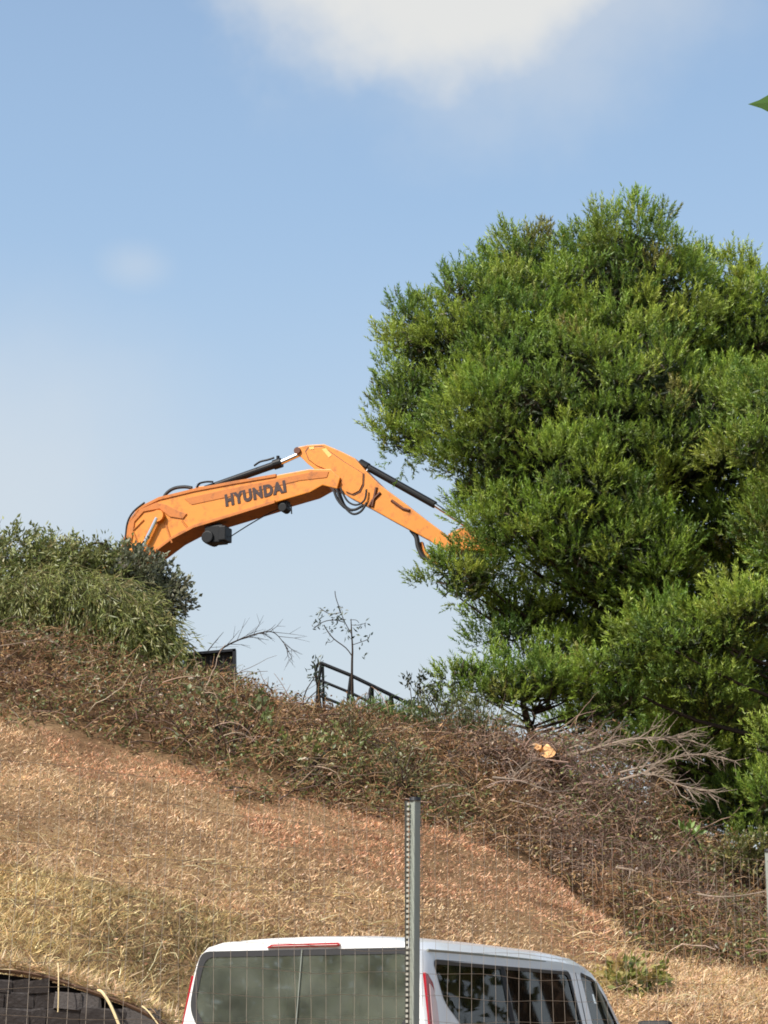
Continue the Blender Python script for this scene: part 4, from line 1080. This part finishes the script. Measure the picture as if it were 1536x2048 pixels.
# ------------------------------------------------------------------ dry thicket and dry grass
def scatter(n, x0, x1, y0, y1):
    return rng.uniform(x0, x1, n), rng.uniform(y0, y1, n)
def vnoise(x, y, s, seed):
    r2 = np.random.default_rng(seed); g = r2.random((64, 64))
    u, v = (x * s) % 64, (y * s) % 64; i, j = u.astype(int), v.astype(int); a, b2 = u - i, v - j
    a, b2 = a * a * (3 - 2 * a), b2 * b2 * (3 - 2 * b2); i1, j1 = (i + 1) % 64, (j + 1) % 64
    return g[i, j] * (1 - a) * (1 - b2) + g[i1, j] * a * (1 - b2) + g[i, j1] * (1 - a) * b2 + g[i1, j1] * a * b2
# thicket canes
x, y = scatter(100000, -11, 10.5, 20, 36.5)
ae = above_edge(x, y) - .1 + (vnoise(x, y, .9, 3) - .5) * .9 + (vnoise(x, y, 2.7, 4) - .5) * .9
crest_y = np.interp(x, [-9, -6, -2, 2, 6, 9.5], [33.5, 33.5, 33.5, 34.5, 36.5, 36.5])
k = (ae > 0) & (y < crest_y); x, y, ae = x[k], y[k], ae[k]
hol = np.array(hit(1435, 1672))
keep = (rng.random(len(x)) < .35 + .65 * vnoise(x, y, 1.1, 8)) & (((x - hol[0]) / .38) ** 2 + ((y - hol[1] + .2) / 1.5) ** 2 > 1); x, y, ae = x[keep], y[keep], ae[keep]
N = len(x); hgt = np.clip(ae * .28 + .12, .12, 1) * (.45 + .9 * vnoise(x, y, .8, 5))
hgt = hgt * np.interp(x, [-9, -3, -1, .5, 1.5, 9], [1, .55, .45, .7, 1.1, 1.1]) * np.interp(x, [3.8, 4.8], [1, .55]) 
mound = np.exp(-((x - 3.3) / 1.7) ** 2 - ((y - 31.4) / 1.8) ** 2) * .35
lump = np.clip(vnoise(x, y, 1.5, 51) - .35, 0, 1) * .75 * np.clip(ae / 1.2, 0, 1) * np.interp(x, [-9, -3, -1, .5, 1.5, 3.8, 4.8], [.8, .6, .6, .8, 1, 1, .4])
z = ground(x, y) + rng.random(N) * .36 * hgt + (np.maximum(mound, 0) + lump) * rng.random(N) ** .8
dd = np.stack([rng.normal(size=N) * .9 + .25, rng.normal(size=N) * .7 - .25, rng.uniform(.0, 1.0, N)], 1)
ln = rng.uniform(.2, .62, N) * (.55 + .6 * hgt)
V, F, ix, pts = canes(np.stack([x, y, z], 1), dd, ln, rng.uniform(.004, .010, N), rng.uniform(.05, .5, N), 4, .3)
BR = [(4, (146, 110, 76)), (3, (118, 88, 62)), (3, (164, 130, 90)), (1.5, (128, 104, 84)), (1.2, (192, 164, 126)), (1.6, (80, 60, 44)), (1.4, (120, 110, 66))]
MAU = [(3, (142, 116, 98)), (3, (116, 92, 78)), (2, (168, 142, 122)), (1.3, (84, 66, 54))]
cc = pick_cols(N, BR, .2); mv = vnoise(x, y, .35, 21) + (x > 2.2) * .12; sel = mv > .72
cc[sel] = pick_cols(int(sel.sum()), MAU, .2)
tag(np_mesh('dry_thicket', V, F, CANE, cc[ix]), 'tangled brown dry brambles covering the upper bank', None, kind='stuff')
# thicker stems standing out of the tangle
kb = rng.choice(N, 1500, replace=False)
V, F, i2, _ = canes(np.stack([x, y, z], 1)[kb] + np.array([0, -.05, .05]), np.stack([rng.normal(size=1500), rng.normal(size=1500) * .5 - .2, rng.uniform(-.2, .8, 1500)], 1), rng.uniform(.35, .95, 1500), rng.uniform(.006, .0135, 1500), rng.uniform(.0, .25, 1500), 6, .22)
tag(np_mesh('thicket_stems', V, F, CANE, pick_cols(1500, [(3, (140, 116, 96)), (1.5, (176, 152, 130)), (3, (92, 72, 60))], .15)[i2]), 'long pale and dark stems lying across the dry brambles', None, kind='stuff')
# dry and green leaves caught in it
n2 = 70000; q = rng.integers(0, N, n2); s = rng.integers(1, 5, n2); pp = pts[q, s] + rng.normal(size=(n2, 3)) * .03
V, F, ix = leaves(pp, rand_dirs(n2), rand_dirs(n2), rng.uniform(.03, .095, n2), rng.uniform(.018, .05, n2))
gsel = vnoise(pp[:, 0], pp[:, 1], .55, 33)
lc = pick_cols(n2, [(4, (148, 110, 74)), (3, (122, 88, 60)), (2, (174, 138, 94)), (1.4, (88, 66, 46)), (1.4, (128, 116, 70))], .22)
g_ = (gsel > .5) & (rng.random(n2) < .65); lc[g_] = pick_cols(int(g_.sum()), [(3, (116, 124, 66)), (2, (94, 104, 54)), (1, (146, 144, 88))], .2)
tag(np_mesh('thicket_leaves', V, F, LEAF, lc[ix]), 'withered leaves caught among the dry brambles', None, kind='stuff')

# dry mown grass
x, y = scatter(320000, -8.5, 8.5, 18.25, 31)
tx, ty_ = scatter(24000, -8.5, 8.5, 18.25, 31); own = rng.integers(0, 24000, 130000)      # most blades stand in tufts
x[:130000] = tx[own] + rng.normal(size=130000) * .03; y[:130000] = ty_[own] + rng.normal(size=130000) * .04
ae = above_edge(x, y) + (vnoise(x, y, 1.3, 3) - .5) * 1.2
vis = np.abs(x) < .205 * y + 1.6
k = (ae < .35) & vis; x, y, ae = x[k], y[k], ae[k]
kk = rng.random(len(x)) < .45 + .9 * (vnoise(x, y, 4.5, 61) * .6 + vnoise(x, y, 1.6, 62) * .4); x, y, ae = x[kk], y[kk], ae[kk]
N = len(x); z = ground(x, y) - .01
right_flat = np.clip((x - 2.2) / 1.0, 0, 1); low_left = np.clip((23.0 - y) / 3.0, 0, 1) * np.clip((-x + 0.3) / 1.5, 0, 1)
tall = .035 + .035 * vnoise(x, y, 1.2, 12) + .10 * low_left * vnoise(x, y, 1.7, 4) + .07 * right_flat * vnoise(x, y, 2.1, 41)
lean_ = rng.normal(size=(N, 2)) * .9
dd = unit(np.stack([lean_[:, 0] + .2, lean_[:, 1] - .5, rng.uniform(.25, 1.0, N)], 1))
ln = tall * rng.uniform(.7, 1.9, N)
w = rng.uniform(.006, .013, N)
V, F, ix = leaves(np.stack([x, y, z], 1), dd, rand_dirs(N), ln, w, .1)
RED = [(4, (222, 178, 142)), (3, (208, 156, 120)), (2, (236, 202, 166)), (1, (170, 124, 92)), (.8, (130, 92, 70))]
TAN = [(4, (226, 196, 156)), (3, (212, 178, 138)), (2, (238, 214, 178)), (1, (178, 144, 106)), (.5, (132, 106, 78))]
OLV = [(4, (200, 176, 124)), (2, (174, 154, 104)), (3, (222, 200, 150)), (1.3, (134, 118, 78)), (.6, (240, 224, 184))]
cc = pick_cols(N, RED, .13)
ty = np.clip((27.3 - y) / 3.5 + (-x - 2) * .12, 0, 1) + (vnoise(x, y, .8, 17) - .5) * .7; sel = ty > .5; cc[sel] = pick_cols(int(sel.sum()), TAN, .13)
to_ = low_left * 1.1 + (vnoise(x, y, .7, 19) - .5) * .9; sel = to_ > .5; cc[sel] = pick_cols(int(sel.sum()), OLV, .13)
dk = np.exp(-((x + 1.9) / 1.1) ** 2 - ((y - 20.4) / 1.0) ** 2) + (vnoise(x, y, 1.9, 71) - .5) * .5; sel = rng.random(N) < np.clip(dk - .05, 0, 1) * .95  # shade on the grass left of the van, put into the blade colour
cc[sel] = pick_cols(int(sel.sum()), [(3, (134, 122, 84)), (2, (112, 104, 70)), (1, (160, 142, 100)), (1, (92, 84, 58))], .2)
sel = right_flat + (vnoise(x, y, .9, 23) - .5) * .5 > .5; cc[sel] = pick_cols(int(sel.sum()), TAN, .13)
stre = vnoise(ae * 2.6 + 40, x * .3 + 10, 1.0, 83)                                       # mowing runs along the bank
cc *= (.48 + .40 * vnoise(x, y, 2.3, 81) + .34 * vnoise(x, y, 5.5, 82) + .5 * stre)[:, None]            # patches of fresher and more weathered straw
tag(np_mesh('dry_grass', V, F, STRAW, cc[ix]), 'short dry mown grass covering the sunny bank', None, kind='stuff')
# dead leaf litter and cut stalks on the grass
x, y = scatter(8000, -6.5, 7.5, 18.3, 30); ae = above_edge(x, y); k = (ae < .5) & (np.abs(x) < .205 * y + .6); x, y = x[k], y[k]; N = len(x)
V, F, ix = leaves(np.stack([x, y, ground(x, y) + rng.uniform(.02, .08, N)], 1), unit(rng.normal(size=(N, 3)) * np.array([1, 1, .4])), rand_dirs(N), rng.uniform(.025, .065, N), rng.uniform(.012, .03, N))
tag(np_mesh('leaf_litter', V, F, STRAW, pick_cols(N, [(3, (192, 150, 114)), (2, (138, 100, 74)), (2, (224, 188, 146)), (1.5, (98, 70, 52))], .2)[ix]), 'fallen dry leaves scattered on the bank', None, kind='stuff')
x, y = scatter(5200, -6, 6.5, 18.3, 25.5); k = (above_edge(x, y) < 0) & ((x < .5) & (y < 23.5) | (x > 2)) & (np.abs(x) < .205 * y + .6); x, y = x[k], y[k]; N = len(x)
V, F, ix, _ = canes(np.stack([x, y, ground(x, y) + .03], 1), np.stack([rng.normal(size=N), rng.normal(size=N), rng.uniform(.0, .8, N)], 1), rng.uniform(.12, .4, N), rng.uniform(.003, .0065, N), rng.uniform(0, .3, N), 3, .2)
tag(np_mesh('cut_stalks', V, F, STRAW, pick_cols(N, [(3, (222, 196, 142)), (2, (190, 156, 104)), (1, (240, 224, 180))], .12)[ix]), 'pale cut straw stalks lying on the lower grass', None, kind='stuff')
# long stalks that hang over the wall
def stalk(label, pts, r):
    o = MB().tube(smooth_path([at(px, py, Y) for px, py, Y in pts], 4), r, 6).build('straw_stalk', M['straw'], None); tag(o, label, 'stalk', 'dry stalks hanging over the wall')
M['straw'] = mat('straw', lin(226, 204, 156), .7, noise=.15, nscale=20, spec=.2)
stalk('thick pale stalk hanging diagonally over the dark wall', [(196, 1980, 17.95), (206, 1986, 17.9), (224, 2016, 17.85), (246, 2070, 17.8)], .013)
stalk('thin pale stalk hanging straight down the dark wall', [(116, 1926, 17.95), (117, 1950, 17.88), (117, 1990, 17.86), (116, 2024, 17.86)], .006)
stalk('thin stalk curving over the low right end of the dark wall', [(284, 2012, 17.95), (296, 2022, 17.9), (310, 2040, 17.86), (326, 2062, 17.84)], .006)
# fringe of grass along the coping
xf = rng.uniform(wt[0].x, wt[-1].x, 9500); zf = np.interp(xf, [p.x for p in wt], [p.z for p in wt])
N = len(xf); dd = unit(np.stack([rng.normal(size=N) * .8, rng.normal(size=N) * .4 - .3, rng.uniform(-.1, .9, N)], 1))
V, F, ix = leaves(np.stack([xf, WY + rng.uniform(.0, .6, N), zf + rng.uniform(-.0, .06, N)], 1), dd, rand_dirs(N), rng.uniform(.06, .2, N), rng.uniform(.006, .014, N), .1)
tag(np_mesh('wall_top_grass', V, F, STRAW, pick_cols(N, OLV + TAN, .18)[ix]), 'dry grass fringing the top of the dark wall', None, kind='stuff')

# ------------------------------------------------------------------ broadleaf tree just outside the right edge; one leaf tip shows
tb = Vector((1.75, 4.3, gz(1.75, 4.3)))
bt = tag(empty('broadleaf_tree', tb), 'tree outside the right edge showing one green lobed leaf tip against the sky', 'tree')
MB().tube(smooth_path([tb + Vector((0, 0, -.1)), tb + Vector((.03, 0, 1.5)), tb + Vector((-.05, -.05, 2.6)), tb + Vector((.0, 0, 3.9))]), .045, 10).build('trunk', M['bark'], bt, smooth=True)
tip = at(1497, 208, 4.0)
anchor = tip + Vector((.17, 0, -.01))
MB().tube(smooth_path([tb + Vector((-.04, -.04, 2.3)), tb + Vector((-.35, -.15, 2.75)), anchor + Vector((.12, .02, -.05)), anchor + Vector((.03, 0, .0))]), [.016 - .0006 * i for i in range(19)], 6).build('limb', M['bark'], bt)
lobes = [(0, 0), (.02, .03), (.018, .055), (.045, .05), (.06, .075), (.075, .045), (.1, .055), (.098, .028), (.13, .008), (.150, 0)]
out = [(x, y) for x, y in lobes] + [(x, -y) for x, y in lobes[-2:0:-1]]
def lobed_leaf(base, d, n, size, nm='leaf'):
    d = Vector(d).normalized(); s = d.cross(Vector(n)).normalized(); nn = s.cross(d)
    pts = [base + (d * x + s * y * 1.15 + nn * (-abs(y) * .25)) * size for x, y in out]
    mid = [base + d * x * size for x in (.03, .07, .11)]
    o = MB(); m_ = len(pts); c = base + d * .07 * size
    o.add(pts + [c], [(i, (i + 1) % m_, m_) for i in range(m_)])
    lf = o.build(nm, M['leafgreen'], bt)
    return lf
M['leafgreen'] = mat('green_leaf', lin(60, 86, 26), .5, noise=.25, nscale=30, spec=.3)
lobed_leaf(tip + Vector((.205, .0, .016)), (-1, 0, -.08), (.15, -1, .35), 1.38)
for k in range(7):
    a0 = k * .9 - .9; z0 = random.uniform(2.1, 3.6)
    e0 = tb + Vector((math.cos(a0) * .55 + .12, math.sin(a0) * .55, z0 + random.uniform(.3, .6)))
    if e0.x < 1.15: e0.x = 1.15 + random.uniform(0, .2)
    path = smooth_path([tb + Vector((0, 0, z0)), tb.lerp(e0, .5) + Vector((0, 0, z0 * .5 + .1)), e0], 4)
    MB().tube(path, [.014 - .001 * i for i in range(9)], 5).build('limb', M['bark'], bt)
    for q in range(6):
        b0 = path[random.randrange(3, 9)] + Vector((random.uniform(-.02, .02), random.uniform(-.02, .02), random.uniform(-.02, .02)))
        lobed_leaf(b0, (random.uniform(-.6, 1), random.uniform(-1, 1), random.uniform(-1, .3)), (random.uniform(-.3, .3), -.6, .8), random.uniform(.8, 1.15))

# ------------------------------------------------------------------ trees round the car park, outside the frame, mirrored in the van's windows
def round_tree(label, base, h, r, n):
    base = Vector(base); root = tag(empty('roadside_tree', base), label, 'tree', 'trees around the parking place')
    MB().tube(smooth_path([base + Vector((0, 0, -.2)), base + Vector((.1, 0, h * .3)), base + Vector((0, .1, h * .7))]), [.22 - .01 * i for i in range(13)], 8).build('trunk', M['bark'], root, smooth=True)
    c0 = rand_dirs(22) * rng.uniform(.2, .85, (22, 1)) * np.array([r, r, h * .36]) + np.array([0, 0, h * .62])
    own = rng.integers(0, 22, n); d = rand_dirs(n)
    pp = c0[own] + d * (r * .42) * (rng.random((n, 1)) ** .4)
    V, F, ix = leaves(pp, rand_dirs(n), rand_dirs(n), rng.uniform(.25, .45, n), rng.uniform(.14, .26, n))
    np_mesh('crown', V, F, LEAF, pick_cols(n, GREEN, .2)[ix], root)
for lab, x_, y_, h_, r_ in (('roadside tree behind the viewer mirrored in the rear window', -21, 1, 12, 4.2), ('second roadside tree behind the viewer, nearer the van', -27, -7, 13, 4.6), ('roadside tree left of the car park', -19, 8, 10, 3.4),
                            ('tree at the end of the car park mirrored in the side window', 12.5, 26, 7, 3.2), ('far tree beyond the car park mirrored in the side window', 17, 29.5, 9, 4.2), ('farthest tree beyond the car park', 14.5, 34, 10, 4.2)):
    round_tree(lab, (x_, y_, gz(x_, y_)), h_, r_, 3400)
